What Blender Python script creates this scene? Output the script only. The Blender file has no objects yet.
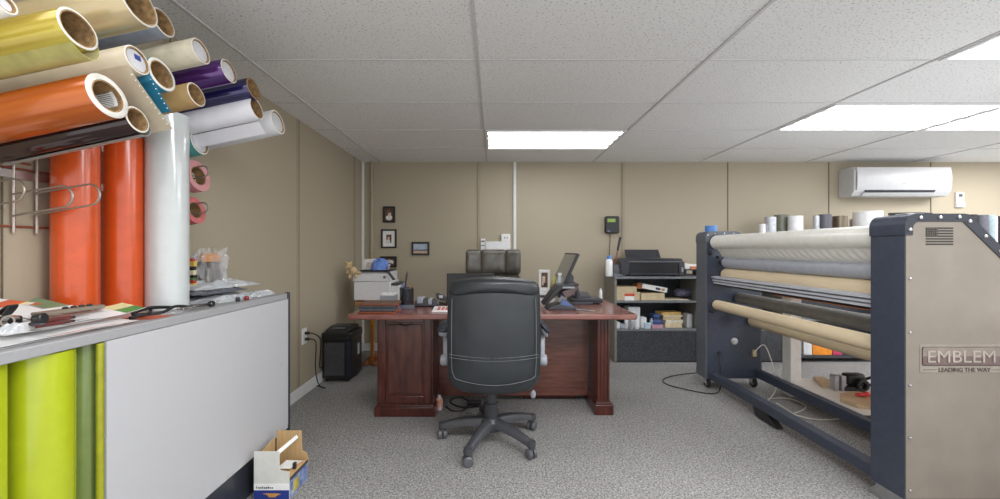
import bpy, math, random
from mathutils import Matrix, Vector
random.seed(7)
R = math.radians
PI = math.pi
SC = bpy.context.scene
COL = SC.collection
F = 393.0; VX = 494.0; VY = 250.0; CZ = 1.16
def P(x, y, d):
    """image point at depth d -> world"""
    return Vector(((x-VX)*d/F, d, CZ+(VY-y)*d/F))
def PX(x, d): return (x-VX)*d/F
def PZ(y, d): return CZ+(VY-y)*d/F

# ------------------------------------------------------------------ materials
def lin(c):
    out = []
    for v in c[:3]:
        v = v/255.0
        out.append(v/12.92 if v <= .04045 else ((v+.055)/1.055)**2.4)
    return tuple(out)+(1.0,)
def shade(c, k): return tuple(max(0, min(255, v*k)) for v in c)
MATS = {}
def mat(name, rgb, rough=.5, metal=0.0, var=.06, scale=25.0, bump=0.0, bscale=None, trans=0.0, alpha=1.0, coat=0.0, spec=.5,
        stretch=None, rgb2=None, detail=3.0):
    if name in MATS: return MATS[name]
    m = bpy.data.materials.new(name); m.use_nodes = True
    nt = m.node_tree; b = nt.nodes['Principled BSDF']
    tc = nt.nodes.new('ShaderNodeTexCoord'); mp = nt.nodes.new('ShaderNodeMapping')
    nt.links.new(tc.outputs['Object'], mp.inputs['Vector'])
    if stretch: mp.inputs['Scale'].default_value = stretch
    n = nt.nodes.new('ShaderNodeTexNoise'); n.inputs['Scale'].default_value = scale; n.inputs['Detail'].default_value = detail
    nt.links.new(mp.outputs['Vector'], n.inputs['Vector'])
    r = nt.nodes.new('ShaderNodeValToRGB')
    r.color_ramp.elements[0].position = .3; r.color_ramp.elements[1].position = .7
    if rgb2 is None:
        r.color_ramp.elements[0].color = lin(shade(rgb, 1-var)); r.color_ramp.elements[1].color = lin(shade(rgb, 1+var))
    else:
        r.color_ramp.elements[0].color = lin(rgb); r.color_ramp.elements[1].color = lin(rgb2)
    nt.links.new(n.outputs['Fac'], r.inputs['Fac']); nt.links.new(r.outputs['Color'], b.inputs['Base Color'])
    b.inputs['Roughness'].default_value = rough; b.inputs['Metallic'].default_value = metal
    b.inputs['Specular IOR Level'].default_value = spec
    if trans: b.inputs['Transmission Weight'].default_value = trans
    if alpha < 1: b.inputs['Alpha'].default_value = alpha
    if coat: b.inputs['Coat Weight'].default_value = coat; b.inputs['Coat Roughness'].default_value = .12
    if bump:
        n2 = nt.nodes.new('ShaderNodeTexNoise'); n2.inputs['Scale'].default_value = bscale or scale*4; n2.inputs['Detail'].default_value = 4
        nt.links.new(mp.outputs['Vector'], n2.inputs['Vector'])
        bp = nt.nodes.new('ShaderNodeBump'); bp.inputs['Strength'].default_value = bump; bp.inputs['Distance'].default_value = .01
        nt.links.new(n2.outputs['Fac'], bp.inputs['Height']); nt.links.new(bp.outputs['Normal'], b.inputs['Normal'])
    MATS[name] = m
    return m

def mat_carpet():
    m = bpy.data.materials.new('carpet'); m.use_nodes = True; nt = m.node_tree; b = nt.nodes['Principled BSDF']
    tc = nt.nodes.new('ShaderNodeTexCoord')
    v = nt.nodes.new('ShaderNodeTexVoronoi'); v.inputs['Scale'].default_value = 165; nt.links.new(tc.outputs['Object'], v.inputs['Vector'])
    n1 = nt.nodes.new('ShaderNodeTexNoise'); n1.inputs['Scale'].default_value = 95; n1.inputs['Detail'].default_value = 5; n1.inputs['Roughness'].default_value = .75
    nt.links.new(tc.outputs['Object'], n1.inputs['Vector'])
    n2 = nt.nodes.new('ShaderNodeTexNoise'); n2.inputs['Scale'].default_value = 1.6; n2.inputs['Detail'].default_value = 2
    nt.links.new(tc.outputs['Object'], n2.inputs['Vector'])
    r = nt.nodes.new('ShaderNodeValToRGB')
    e = r.color_ramp.elements
    e[0].position = .33; e[0].color = lin((112, 112, 112)); e[1].position = .68; e[1].color = lin((238, 236, 232))
    nt.links.new(n1.outputs['Fac'], r.inputs['Fac'])
    mx = nt.nodes.new('ShaderNodeMix'); mx.data_type = 'RGBA'; mx.blend_type = 'MULTIPLY'; mx.inputs['Factor'].default_value = .55
    nt.links.new(r.outputs['Color'], mx.inputs['A'])
    rr = nt.nodes.new('ShaderNodeValToRGB'); rr.color_ramp.elements[0].position = 0; rr.color_ramp.elements[0].color = (1, 1, 1, 1)
    rr.color_ramp.elements[1].position = .75; rr.color_ramp.elements[1].color = lin((95, 93, 92))
    nt.links.new(v.outputs['Distance'], rr.inputs['Fac']); nt.links.new(rr.outputs['Color'], mx.inputs['B'])
    m2 = nt.nodes.new('ShaderNodeMix'); m2.data_type = 'RGBA'; m2.blend_type = 'MULTIPLY'; m2.inputs['Factor'].default_value = .25
    nt.links.new(mx.outputs['Result'], m2.inputs['A']); nt.links.new(n2.outputs['Fac'], m2.inputs['B'])
    nt.links.new(m2.outputs['Result'], b.inputs['Base Color'])
    b.inputs['Roughness'].default_value = .95; b.inputs['Specular IOR Level'].default_value = .1
    bp = nt.nodes.new('ShaderNodeBump'); bp.inputs['Strength'].default_value = .6; bp.inputs['Distance'].default_value = .006; bp.invert = True
    nt.links.new(v.outputs['Distance'], bp.inputs['Height']); nt.links.new(bp.outputs['Normal'], b.inputs['Normal'])
    return m
def mat_ceiling():
    m = bpy.data.materials.new('fissured_tile'); m.use_nodes = True; nt = m.node_tree; b = nt.nodes['Principled BSDF']
    tc = nt.nodes.new('ShaderNodeTexCoord'); mp = nt.nodes.new('ShaderNodeMapping'); mp.inputs['Scale'].default_value = (1, 1.5, 1)
    nt.links.new(tc.outputs['Object'], mp.inputs['Vector'])
    n1 = nt.nodes.new('ShaderNodeTexNoise'); n1.inputs['Scale'].default_value = 85; n1.inputs['Detail'].default_value = 3; n1.inputs['Roughness'].default_value = .6
    nt.links.new(mp.outputs['Vector'], n1.inputs['Vector'])
    r = nt.nodes.new('ShaderNodeValToRGB'); e = r.color_ramp.elements
    e[0].position = .31; e[0].color = lin((140, 139, 137)); e[1].position = .42; e[1].color = lin((238, 238, 237))
    nt.links.new(n1.outputs['Fac'], r.inputs['Fac'])
    nt.links.new(r.outputs['Color'], b.inputs['Base Color'])
    b.inputs['Roughness'].default_value = .95; b.inputs['Specular IOR Level'].default_value = .15
    bp = nt.nodes.new('ShaderNodeBump'); bp.inputs['Strength'].default_value = .35; bp.inputs['Distance'].default_value = .004
    nt.links.new(n1.outputs['Fac'], bp.inputs['Height']); nt.links.new(bp.outputs['Normal'], b.inputs['Normal'])
    return m
def mat_wall():
    m = mat('tan_wall_paint', (172, 161, 140), rough=.6, var=.0, scale=1.2, bump=.06, bscale=60)
    return m
def mat_wood(name, c1, c2, rough=.28, stretch=(3, 3, .5), coat=.4):
    return mat(name, c1, rough=rough, scale=14, rgb2=c2, stretch=stretch, coat=coat, detail=6)
def mat_diffuser():
    m = bpy.data.materials.new('light_diffuser'); m.use_nodes = True; nt = m.node_tree
    b = nt.nodes['Principled BSDF']; b.inputs['Base Color'].default_value = (.9, .9, .92, 1)
    tc = nt.nodes.new('ShaderNodeTexCoord'); w = nt.nodes.new('ShaderNodeTexWave')
    w.bands_direction = 'Y'; w.inputs['Scale'].default_value = 2.05; w.inputs['Distortion'].default_value = 0
    nt.links.new(tc.outputs['Object'], w.inputs['Vector'])
    mr = nt.nodes.new('ShaderNodeMapRange'); mr.inputs['From Min'].default_value = .30; mr.inputs['From Max'].default_value = .55
    mr.inputs['To Min'].default_value = .55; mr.inputs['To Max'].default_value = LAMP
    nt.links.new(w.outputs['Fac'], mr.inputs['Value'])
    b.inputs['Emission Color'].default_value = (.94, .96, 1, 1)
    nt.links.new(mr.outputs['Result'], b.inputs['Emission Strength'])
    return m
LAMP = 7.0

# ------------------------------------------------------------------ mesh builder
class MB:
    def __init__(s): s.v = []; s.f = []; s.mi = []
    def add(s, vs, fs, mi=0):
        o = len(s.v); s.v += [Vector(p) for p in vs]
        for f in fs: s.f.append([i+o for i in f]); s.mi.append(mi)
        return s
    def box(s, x0, x1, y0, y1, z0, z1, mi=0, M=None):
        vs = [Vector(p) for p in ((x0,y0,z0),(x1,y0,z0),(x1,y1,z0),(x0,y1,z0),(x0,y0,z1),(x1,y0,z1),(x1,y1,z1),(x0,y1,z1))]
        if M: vs = [M @ p for p in vs]
        return s.add(vs, [(3,2,1,0),(4,5,6,7),(0,1,5,4),(1,2,6,5),(2,3,7,6),(3,0,4,7)], mi)
    def prism(s, poly, a, b, plane='xz', mi=0, M=None, caps=True):
        """poly in plane, extruded between a and b along the remaining axis"""
        def mk(p, t):
            if plane == 'xz': q = Vector((p[0], t, p[1]))
            elif plane == 'xy': q = Vector((p[0], p[1], t))
            else: q = Vector((t, p[0], p[1]))
            return M @ q if M else q
        n = len(poly); vs = [mk(p, a) for p in poly]+[mk(p, b) for p in poly]
        fs = [(i, (i+1) % n, (i+1) % n+n, i+n) for i in range(n)]
        if caps: fs += [tuple(range(n-1, -1, -1)), tuple(range(n, 2*n))]
        return s.add(vs, fs, mi)
    def lathe(s, prof, origin=(0,0,0), axis=(0,0,1), n=24, closed=False, mis=None, mi=0, arc=None):
        """prof: (radius, height) list"""
        ax = Vector(axis).normalized(); q = ax.to_track_quat('Z', 'Y').to_matrix().to_4x4()
        M = Matrix.Translation(Vector(origin)) @ q
        k = len(prof); o = len(s.v)
        for r, h in prof:
            for j in range(n):
                a = 2*PI*j/n; s.v.append(M @ Vector((r*math.cos(a), r*math.sin(a), h)))
        for i in range(k if closed else k-1):
            i2 = (i+1) % k
            for j in range(n):
                j2 = (j+1) % n
                s.f.append([o+i*n+j, o+i*n+j2, o+i2*n+j2, o+i2*n+j]); s.mi.append(mis[i] if mis else mi)
        if not closed:
            if prof[0][0] > 1e-6: s.f.append([o+j for j in range(n-1, -1, -1)]); s.mi.append(mis[0] if mis else mi)
            if prof[-1][0] > 1e-6: s.f.append([o+(k-1)*n+j for j in range(n)]); s.mi.append(mis[-1] if mis else mi)
        return s
    def cyl(s, p0, p1, r, r2=None, n=20, mi=0):
        p0 = Vector(p0); p1 = Vector(p1); d = p1-p0
        return s.lathe([(r, 0), (r if r2 is None else r2, d.length)], p0, d, n, mi=mi)
    def tube(s, pts, r, n=8, mi=0, closed=False):
        pts = [Vector(p) for p in pts]; k = len(pts); o = len(s.v)
        rs = r if isinstance(r, (list, tuple)) else [r]*k
        up = Vector((0, 0, 1)); prev = None
        for i, p in enumerate(pts):
            t = (pts[(i+1) % k]-pts[i-1]) if closed else (pts[min(i+1, k-1)]-pts[max(i-1, 0)])
            t.normalize()
            a = prev if prev is not None else (up if abs(t.z) < .9 else Vector((1, 0, 0)))
            u = (a-t*a.dot(t)); u.normalize(); w = t.cross(u); prev = u
            for j in range(n):
                g = 2*PI*j/n; s.v.append(p+(u*math.cos(g)+w*math.sin(g))*rs[i])
        for i in range(k if closed else k-1):
            i2 = (i+1) % k
            for j in range(n):
                j2 = (j+1) % n; s.f.append([o+i*n+j, o+i*n+j2, o+i2*n+j2, o+i2*n+j]); s.mi.append(mi)
        if not closed:
            s.f.append([o+j for j in range(n-1, -1, -1)]); s.mi.append(mi)
            s.f.append([o+(k-1)*n+j for j in range(n)]); s.mi.append(mi)
        return s
    def ell(s, c, rx, ry, rz, n=16, k=10, mi=0):
        c = Vector(c); prof = []
        o = len(s.v)
        for i in range(1, k):
            a = PI*i/k
            for j in range(n):
                g = 2*PI*j/n; s.v.append(c+Vector((rx*math.sin(a)*math.cos(g), ry*math.sin(a)*math.sin(g), -rz*math.cos(a))))
        for i in range(k-2):
            for j in range(n):
                j2 = (j+1) % n; s.f.append([o+i*n+j, o+i*n+j2, o+(i+1)*n+j2, o+(i+1)*n+j]); s.mi.append(mi)
        b = len(s.v); s.v += [c-Vector((0, 0, rz)), c+Vector((0, 0, rz))]
        for j in range(n):
            j2 = (j+1) % n
            s.f.append([b, o+j2, o+j]); s.mi.append(mi); s.f.append([b+1, o+(k-2)*n+j, o+(k-2)*n+j2]); s.mi.append(mi)
        return s
    def sheet(s, fn, nu, nv, th=.0012, mi=0, mfn=None):
        """fn(u,v)->point; a thin sheet with a real thickness"""
        o = len(s.v); g = [[Vector(fn(i/nu, j/nv)) for j in range(nv+1)] for i in range(nu+1)]
        def nrm(i, j):
            a = g[min(i+1, nu)][j]-g[max(i-1, 0)][j]; b = g[i][min(j+1, nv)]-g[i][max(j-1, 0)]
            c = a.cross(b); return c.normalized() if c.length > 1e-12 else Vector((0, 0, 1))
        N = [[nrm(i, j) for j in range(nv+1)] for i in range(nu+1)]
        w = nv+1; tot = (nu+1)*w
        for sgn in (.5, -.5):
            for i in range(nu+1):
                for j in range(nv+1): s.v.append(g[i][j]+N[i][j]*th*sgn)
        for i in range(nu):
            for j in range(nv):
                a = o+i*w+j; m_ = mfn((i+.5)/nu, (j+.5)/nv) if mfn else mi
                s.f.append([a, a+w, a+w+1, a+1]); s.mi.append(m_)
                a += tot; s.f.append([a, a+1, a+w+1, a+w]); s.mi.append(m_)
        rim = [i*w for i in range(nu+1)]+[nu*w+j for j in range(1, nv+1)]+[i*w+nv for i in range(nu-1, -1, -1)]+[j for j in range(nv-1, 0, -1)]
        for q in range(len(rim)):
            a = o+rim[q]; b = o+rim[(q+1) % len(rim)]
            s.f.append([b, a, a+tot, b+tot]); s.mi.append(mi)
        return s
    def cushion(s, W, H, t, r, fn, k=4.0, nc=6, mi=0):
        """rounded rectangular pad; fn(u,v,w)->point, w is through the thickness"""
        pts = []
        hw, hh = W/2, H/2
        def edge(a, b, m): return [(a[0]+(b[0]-a[0])*i/m, a[1]+(b[1]-a[1])*i/m) for i in range(m)]
        cs = [(hw-r, hh-r, 0), (-hw+r, hh-r, 90), (-hw+r, -hh+r, 180), (hw-r, -hh+r, 270)]
        arcs = [[(cx+r*math.cos(R(a0+90*i/nc)), cy+r*math.sin(R(a0+90*i/nc))) for i in range(nc+1)] for cx, cy, a0 in cs]
        for q in range(4):
            pts += arcs[q][:-1]; pts += edge(arcs[q][-1], arcs[(q+1) % 4][0], 8)
        S = [1, .99, .965, .92, .84, .7, .5, .25]
        n = len(pts); o = len(s.v); rings = []
        def ring(sc, w):
            b = len(s.v)
            for u, v in pts: s.v.append(Vector(fn(u*sc, v*sc, w)))
            rings.append(b)
        for sc in reversed(S): ring(sc, -t/2*(1-sc**k)**(1/2.2))
        for sc in S[1:]: ring(sc, t/2*(1-sc**k)**(1/2.2))
        for a, b in zip(rings, rings[1:]):
            for j in range(n):
                j2 = (j+1) % n; s.f.append([a+j, a+j2, b+j2, b+j]); s.mi.append(mi)
        c0 = len(s.v); s.v.append(Vector(fn(0, 0, -t/2))); c1 = len(s.v); s.v.append(Vector(fn(0, 0, t/2)))
        for j in range(n):
            j2 = (j+1) % n
            s.f.append([c0, rings[0]+j2, rings[0]+j]); s.mi.append(mi)
            s.f.append([c1, rings[-1]+j, rings[-1]+j2]); s.mi.append(mi)
        return s

ORG = {}
def tag(o, label=None, cat=None, group=None, kind=None):
    if label: o['label'] = label
    if cat: o['category'] = cat
    if group: o['group'] = group
    if kind: o['kind'] = kind
    return o
def thing(name, label, cat, loc=(0,0,0), group=None, local=False):
    o = bpy.data.objects.new(name, None); COL.objects.link(o); o.empty_display_size = .05
    o.location = loc; ORG[o.name] = Vector((0,0,0)) if local else Vector(loc)
    return tag(o, label, cat, group)
def build(mb, name, mats, parent=None, org=None, smooth=True, bev=0.0, seg=2, sub=0, sharp=35):
    """links the builder as ONE mesh object; world coordinates are taken relative to the thing's origin"""
    off = ORG[parent.name] if parent is not None else Vector(org if org is not None else (0,0,0))
    me = bpy.data.meshes.new(name)
    me.from_pydata([tuple(p-off) for p in mb.v], [], mb.f)
    if not isinstance(mats, (list, tuple)): mats = [mats]
    for m in mats: me.materials.append(m)
    for p, i in zip(me.polygons, mb.mi):
        p.material_index = i; p.use_smooth = smooth
    me.validate()
    if smooth: me.set_sharp_from_angle(angle=R(sharp))
    o = bpy.data.objects.new(name, me); COL.objects.link(o)
    if parent is not None:
        o.parent = parent; ORG[o.name] = off
    else:
        o.location = off; ORG[o.name] = off
    if bev:
        b = o.modifiers.new('bevel', 'BEVEL'); b.width = bev; b.segments = seg; b.limit_method = 'ANGLE'; b.angle_limit = R(40)
    if sub:
        b = o.modifiers.new('sub', 'SUBSURF'); b.levels = sub; b.render_levels = sub
    return o
def copy_tree(o, parent=None):
    c = o.copy(); COL.objects.link(c); ORG[c.name] = ORG.get(o.name, Vector((0,0,0)))
    if parent is not None: c.parent = parent
    for ch in list(o.children): copy_tree(ch, c)
    return c
def rrect(x0, x1, z0, z1, r, n=5):
    pts = []
    for cx, cz, a0 in ((x1-r, z1-r, 0), (x0+r, z1-r, 90), (x0+r, z0+r, 180), (x1-r, z0+r, 270)):
        pts += [(cx+r*math.cos(R(a0+90*i/n)), cz+r*math.sin(R(a0+90*i/n))) for i in range(n+1)]
    return pts
def bez(pts, n=24):
    """Catmull-Rom through points"""
    pts = [Vector(p) for p in pts]; out = []
    P_ = [pts[0]]+pts+[pts[-1]]
    m = len(pts)-1; k = max(2, n//m)
    for i in range(m):
        a, b, c, d = P_[i:i+4]
        for j in range(k):
            t = j/k
            out.append(.5*((2*b)+(c-a)*t+(2*a-5*b+4*c-d)*t*t+(3*b-a-3*c+d)*t**3))
    return out+[pts[-1]]
def text_mesh(name, body, size, mats, M, parent, extrude=.0015, offset=0.0, align='LEFT', sx=1.0):
    cu = bpy.data.curves.new(name, 'FONT'); cu.body = body; cu.size = size; cu.extrude = extrude; cu.offset = offset; cu.align_x = align
    t = bpy.data.objects.new(name, cu); COL.objects.link(t)
    dg = bpy.context.evaluated_depsgraph_get(); dg.update()
    me = bpy.data.meshes.new_from_object(t.evaluated_get(dg)); bpy.data.objects.remove(t)
    me.transform(Matrix.Diagonal((sx, 1, 1, 1))); me.transform(M)
    off = ORG[parent.name]
    me.transform(Matrix.Translation(-off)); me.name = name
    me.materials.clear(); me.materials.append(mats)
    o = bpy.data.objects.new(name, me); COL.objects.link(o); o.parent = parent; ORG[o.name] = off
    return o
FACE_CAM = Matrix(((1,0,0,0),(0,0,-1,0),(0,1,0,0),(0,0,0,1)))   # text lying in XZ, read from -Y

# ------------------------------------------------------------------ common materials
WALL = mat_wall(); CARPET = mat_carpet(); TILE = mat_ceiling(); DIFF = mat_diffuser()
WHITE = mat('white_laminate', (214, 214, 217), rough=.4, var=.015)
WHITEP = mat('white_plastic', (232, 232, 232), rough=.35, var=.015)
TRIMW = mat('white_trim', (226, 226, 224), rough=.45, var=.02)
GRID = mat('grid_metal', (205, 205, 205), rough=.5, var=.02)
BATTEN = mat('tan_batten', (162, 151, 130), rough=.55, var=.02)
SEAM = mat('wall_seam', (96, 86, 68), rough=.8, var=.05)
NAVY = mat('navy_powder_coat', (58, 64, 78), rough=.42, var=.05, scale=40)
NAVYD = mat('navy_powder_coat_rim', (38, 41, 50), rough=.45, var=.05)
GREYNAVY = mat('grey_powder_coat', (92, 96, 104), rough=.42, var=.04)
PLATE = mat('clear_coated_steel_plate', (126, 118, 108), rough=.5, metal=.1, var=.04, scale=7, detail=6)
STEEL = mat('brushed_steel', (190, 190, 192), rough=.3, metal=.9, var=.04)
CHROME = mat('chrome', (205, 205, 208), rough=.15, metal=1, var=.02)
BLACKP = mat('black_plastic', (34, 34, 37), rough=.4, var=.08)
BLACKM = mat('matte_black', (22, 22, 24), rough=.6, var=.1)
DKGREY = mat('dark_grey_plastic', (66, 67, 72), rough=.4, var=.06)
GREYP = mat('grey_plastic', (152, 156, 164), rough=.4, var=.04)
MDGREY = mat('mid_grey_plastic', (108, 110, 116), rough=.4, var=.04)
LEATHER = mat('black_leather', (42, 46, 49), rough=.33, var=.1, scale=8, bump=.10, bscale=220, spec=.5)
PIPING = mat('leather_piping', (98, 101, 104), rough=.4, var=.05)
BROWNL = mat('dark_brown_leather', (88, 84, 77), rough=.3, var=.16, scale=12, bump=.18, bscale=120)
MAHOG = mat_wood('mahogany', (56, 24, 19), (92, 42, 33))
MAHOGP = mat_wood('mahogany_panel', (60, 27, 24), (98, 55, 44), stretch=(2, 2, .4))
MAHOGT = mat_wood('mahogany_top', (112, 64, 57), (142, 90, 80), rough=.25, stretch=(.5, 3, 3))
MAHOGM = mat_wood('mahogany_modesty', (80, 46, 38), (116, 72, 60), rough=.3, stretch=(.4, 3, 3))
KRAFT = mat('kraft_paper', (222, 203, 170), rough=.6, var=.04, scale=12, stretch=(1, .2, 1))
CREAM = mat('cream_film', (240, 238, 230), rough=.32, var=.02, coat=.3)
ROLLG = mat('grey_rubber_roller', (170, 174, 184), rough=.45, var=.03)
RUBBER = mat('charcoal_roller', (116, 116, 114), rough=.6, var=.06)
ALU = mat('aluminium_extrusion', (200, 203, 212), rough=.35, metal=.15, var=.03)
SHELFD = mat('charcoal_laminate', (62, 64, 69), rough=.45, var=.22, scale=60)
SHELFE = mat('grey_laminate_edge', (118, 122, 126), rough=.5, var=.05)
SHELFS = mat('grey_laminate_side', (128, 124, 116), rough=.5, var=.06)
CARD = mat('cardboard', (182, 152, 112), rough=.75, var=.05, stretch=(4, 4, .6))
CARDL = mat('tan_card', (206, 188, 154), rough=.7, var=.04)
TUBE = mat('cardboard_core', (140, 112, 76), rough=.8, var=.12, scale=40)
PAPER = mat('white_paper', (236, 236, 234), rough=.6, var=.02)
CLEAR = mat('clear_polybag', (236, 238, 240), rough=.16, var=.02, alpha=.3, spec=.9)
CLEARB = mat('clear_bottle_plastic', (225, 235, 242), rough=.08, var=.01, alpha=.38, spec=.9)
ORANGE = mat('orange_vinyl', (208, 82, 30), rough=.22, var=.03, coat=.5)
MDFO = mat('raw_board_edge', (168, 98, 38), rough=.8, var=.25, scale=150)
CABLEB = mat('black_cable', (26, 26, 28), rough=.5, var=.05)
CABLEW = mat('white_cable', (212, 208, 198), rough=.5, var=.04)
BLUET = mat('blue_tape', (88, 138, 206), rough=.5, var=.05)

# ------------------------------------------------------------------ the setting
H = CZ+1.016; YB = 4.535; XL = -1.53; XR = 6.4; YF = -.62
def struct(mb, name, m, org=(0,0,0), **k):
    o = build(mb, name, m, None, org, **k); o['kind'] = 'structure'; return o
struct(MB().box(XL-.1, XR, YF, YB+.1, -.05, 0), 'floor', CARPET, smooth=False)
struct(MB().box(XL-.1, XR, YB, YB+.1, 0, H), 'wall_back', WALL, smooth=False)
struct(MB().box(XL-.1, XL, YF, YB, 0, H), 'wall_left', WALL, smooth=False)
gx = [-.09+1.219*k for k in range(-1, 6)]; gy = [-2.78+.6096*k for k in range(0, 12)]
struct(MB().box(XL-.1, XR, YF, YB+.1, H, H+.05), 'ceiling', TILE, smooth=False)
g = MB()
for x in gx: g.box(x-.008, x+.008, YF, YB, H-.006, H)
for y in [q for q in gy if q > YF]: g.box(XL, XR, y-.004, y+.004, H-.003, H)
struct(g, 'trim_1', GRID, smooth=False)
struct(MB().box(XL, XL+.012, YF, YB, 0, .09), 'baseboard_left', TRIMW, bev=.004)
struct(MB().box(XL+.012, XR, YB-.012, YB, 0, .09), 'baseboard_back', TRIMW, bev=.004)
g = MB()   # white raceway in the corner
g.box(XL+.002, XL+.028, YB-.03, YB-.001, .09, H-.001)
struct(g, 'trim_2', TRIMW, bev=.004)
x = PX(371.5, YB)
struct(MB().lathe([(.02, .09), (.02, H-.001)], (x, YB-.02, 0), n=14), 'trim_3', BATTEN)
x = PX(478.5, YB); struct(MB().box(x-.018, x+.018, YB-.012, YB, .09, H), 'trim_4', BATTEN, bev=.003)
x = PX(514, YB); struct(MB().box(x-.016, x+.016, YB-.022, YB, .35, H-.001), 'trim_5', TRIMW, bev=.004)
x = PX(622.5, YB); struct(MB().box(x-.016, x+.016, YB-.012, YB, .09, H), 'trim_6', BATTEN, bev=.003)
for i, px in enumerate((727, 828, 930)):
    x = PX(px, YB); struct(MB().box(x-.006, x+.006, YB-.002, YB, .09, H), 'trim_%d' % (7+i), SEAM, smooth=False)
for i, y in enumerate((1.2, 1.83, 3.05, 4.27)):
    o = struct(MB().box(XL, XL+.004, y-.014, y+.014, .09, H), 'trim_%d' % (10+i), BATTEN, bev=.001)
    struct(MB().box(XL, XL+.0045, y+.014, y+.02, .09, H), 'trim_%d' % (20+i), SEAM, smooth=False)

# ceiling troffers, then added fill lamps
def light(x0, y0, label):
    x1 = x0+1.219; y1 = y0+.6096
    t = thing('ceiling_light', label, 'ceiling light', ((x0+x1)/2, (y0+y1)/2, H), 'recessed fluorescent ceiling lights')
    a, b = .018, .012
    f = MB().box(x0+.01, x1-.01, y0+.008, y0+.03, H-.012, H).box(x0+.01, x1-.01, y1-.03, y1-.008, H-.012, H)
    f.box(x0+.01, x0+.032, y0+.03, y1-.03, H-.012, H).box(x1-.032, x1-.01, y0+.03, y1-.03, H-.012, H)
    build(f, 'frame', WHITEP, t, smooth=False)
    build(MB().box(x0+.032, x1-.032, y0+.03, y1-.03, H-.009, H), 'diffuser', DIFF, t, smooth=False)
light(gx[1], gy[10], 'lit rectangular ceiling light above the desk, in front of the wall with the raceway')
light(gx[3], gy[9], 'lit ceiling light before the air conditioner, left one of the two side by side')
light(gx[4], gy[9], 'lit ceiling light cut by the right edge, right one of the two side by side')
light(gx[3], gy[7], 'lit ceiling light nearest the camera, in the upper right corner')
def lamp(x, y, e, sx=1.17, sy=.55):  # unseen area lamp under the ceiling, added to brighten the room
    l = bpy.data.lights.new('added_fill_lamp', 'AREA'); l.shape = 'RECTANGLE'; l.size = sx; l.size_y = sy; l.energy = e; l.color = (.98, .99, 1)
    o = bpy.data.objects.new('added_fill_lamp', l); COL.objects.link(o); o.location = (x, y, H-.02)
for x, y, e in ((gx[1]+.61, gy[5]+.305, 32), (gx[3]+.61, gy[5]+.305, 24), (gx[5]+.61, gy[10]+.305, 26), (gx[5]+.61, gy[8]+.305, 30), (gx[2]+.61, gy[5]+.305, 16), (gx[0]+.61, gy[5]+.305, 6)):
    lamp(x, y, e)

# ------------------------------------------------------------------ laminating machine
MX0 = 1.765; MX1 = 2.235; NY0 = 1.690; NY1 = 1.845; FY0 = 3.285; FY1 = 3.44; PZ0 = .085; PZ1 = 1.313
mac = thing('laminating_machine', 'large navy roll laminating machine with steel plate end panel and open roller frame', 'laminating machine', ((MX0+MX1)/2, 2.55, 0))
def panel_outline(e=0.0, z0=PZ0):
    r = .045+e
    pts = [(MX0-e, z0), (MX1+e, z0), (MX1+e, 1.11+e*.4)]
    c1 = (MX0+.262, PZ1+e)
    pts += [(c1[0]+.012, c1[1]-.004), (c1[0]-.012, c1[1])]
    cx, cz = MX0-e+r, PZ1+e-r
    pts += [(cx+r*math.cos(R(90+15*i)), cz+r*math.sin(R(90+15*i))) for i in range(7)]
    return pts
def strip_outline():
    """the folded cover strip along the top and the sloping edge, as one closed band"""
    o = panel_outline(.004)
    top = [(MX1+.004, 1.10)]+o[2:]+[(MX0-.004, 1.225)]
    inn = []
    w = .03
    cx, cz, r = MX0+.045, PZ1-.045, .045
    inner = [(MX0+w, 1.225), (MX0+w, PZ1-.055)]
    inner += [(MX0+w+.03-.03*math.cos(R(18*i)), PZ1-w-.03+.03*math.sin(R(18*i))) for i in range(1, 6)]
    inner += [(MX0+.262-.016, PZ1-w), (MX1-w-.006, 1.10)]
    return top, inner
def end_panel(y0, y1, mats, plate_front):
    p = build(MB().prism(panel_outline(), y0+.004, y1, 'xz'), 'end_panel', mats[0], mac, sharp=30)
    top, inner = strip_outline()
    m = MB()
    # outer skin wraps over the thickness
    o2 = top
    n = len(o2); vs = [(q[0], y0-.004, q[1]) for q in o2]+[(q[0], y1+.003, q[1]) for q in o2]
    m.add(vs, [(i, i+1, i+1+n, i+n) for i in range(n-1)])
    # face band, triangulated between outer and inner
    for yy, fl in ((y0-.004, 1), (y1+.003, 0)):
        k = len(inner)
        inn = inner[::-1]
        poly = o2+inner
        m.add([(q[0], yy, q[1]) for q in poly], [tuple(range(len(poly)-1, -1, -1)) if fl else tuple(range(len(poly)))], 1)
        vs = [(q[0], yy, q[1]) for q in inner]+[(q[0], y0+.004 if fl else y1, q[1]) for q in inner]
        m.add(vs, [(i, i+1, i+1+k, i+k) for i in range(k-1)], 1)
    build(m, 'cover_strip', [mats[1], mats[2]], p, sharp=30)
    return p
near = end_panel(NY0, NY1, (NAVY, NAVY, NAVYD), True)
far = end_panel(FY0, FY1, (GREYNAVY, GREYNAVY, GREYNAVY), True)
pl = [(MX0+.004, PZ0+.006), (MX1-.004, PZ0+.006), (MX1-.004, 1.10)]+[(MX0+.262, PZ1-.008), (MX0+.05, PZ1-.008), (MX0+.02, PZ1-.02), (MX0+.004, PZ1-.045)]
build(MB().prism(pl, NY0, NY0+.0035, 'xz'), 'plate', PLATE, near, smooth=False)
pl2 = [(MX0+.012, PZ0+.006), (MX1-.012, PZ0+.006), (MX1-.012, 1.10)]+[(MX0+.262, PZ1-.008), (MX0+.05, PZ1-.008), (MX0+.02, PZ1-.02), (MX0+.012, PZ1-.045)]
build(MB().prism(pl2, FY0+.001, FY0+.0035, 'xz'), 'plate', NAVY, far, smooth=False)
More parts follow.
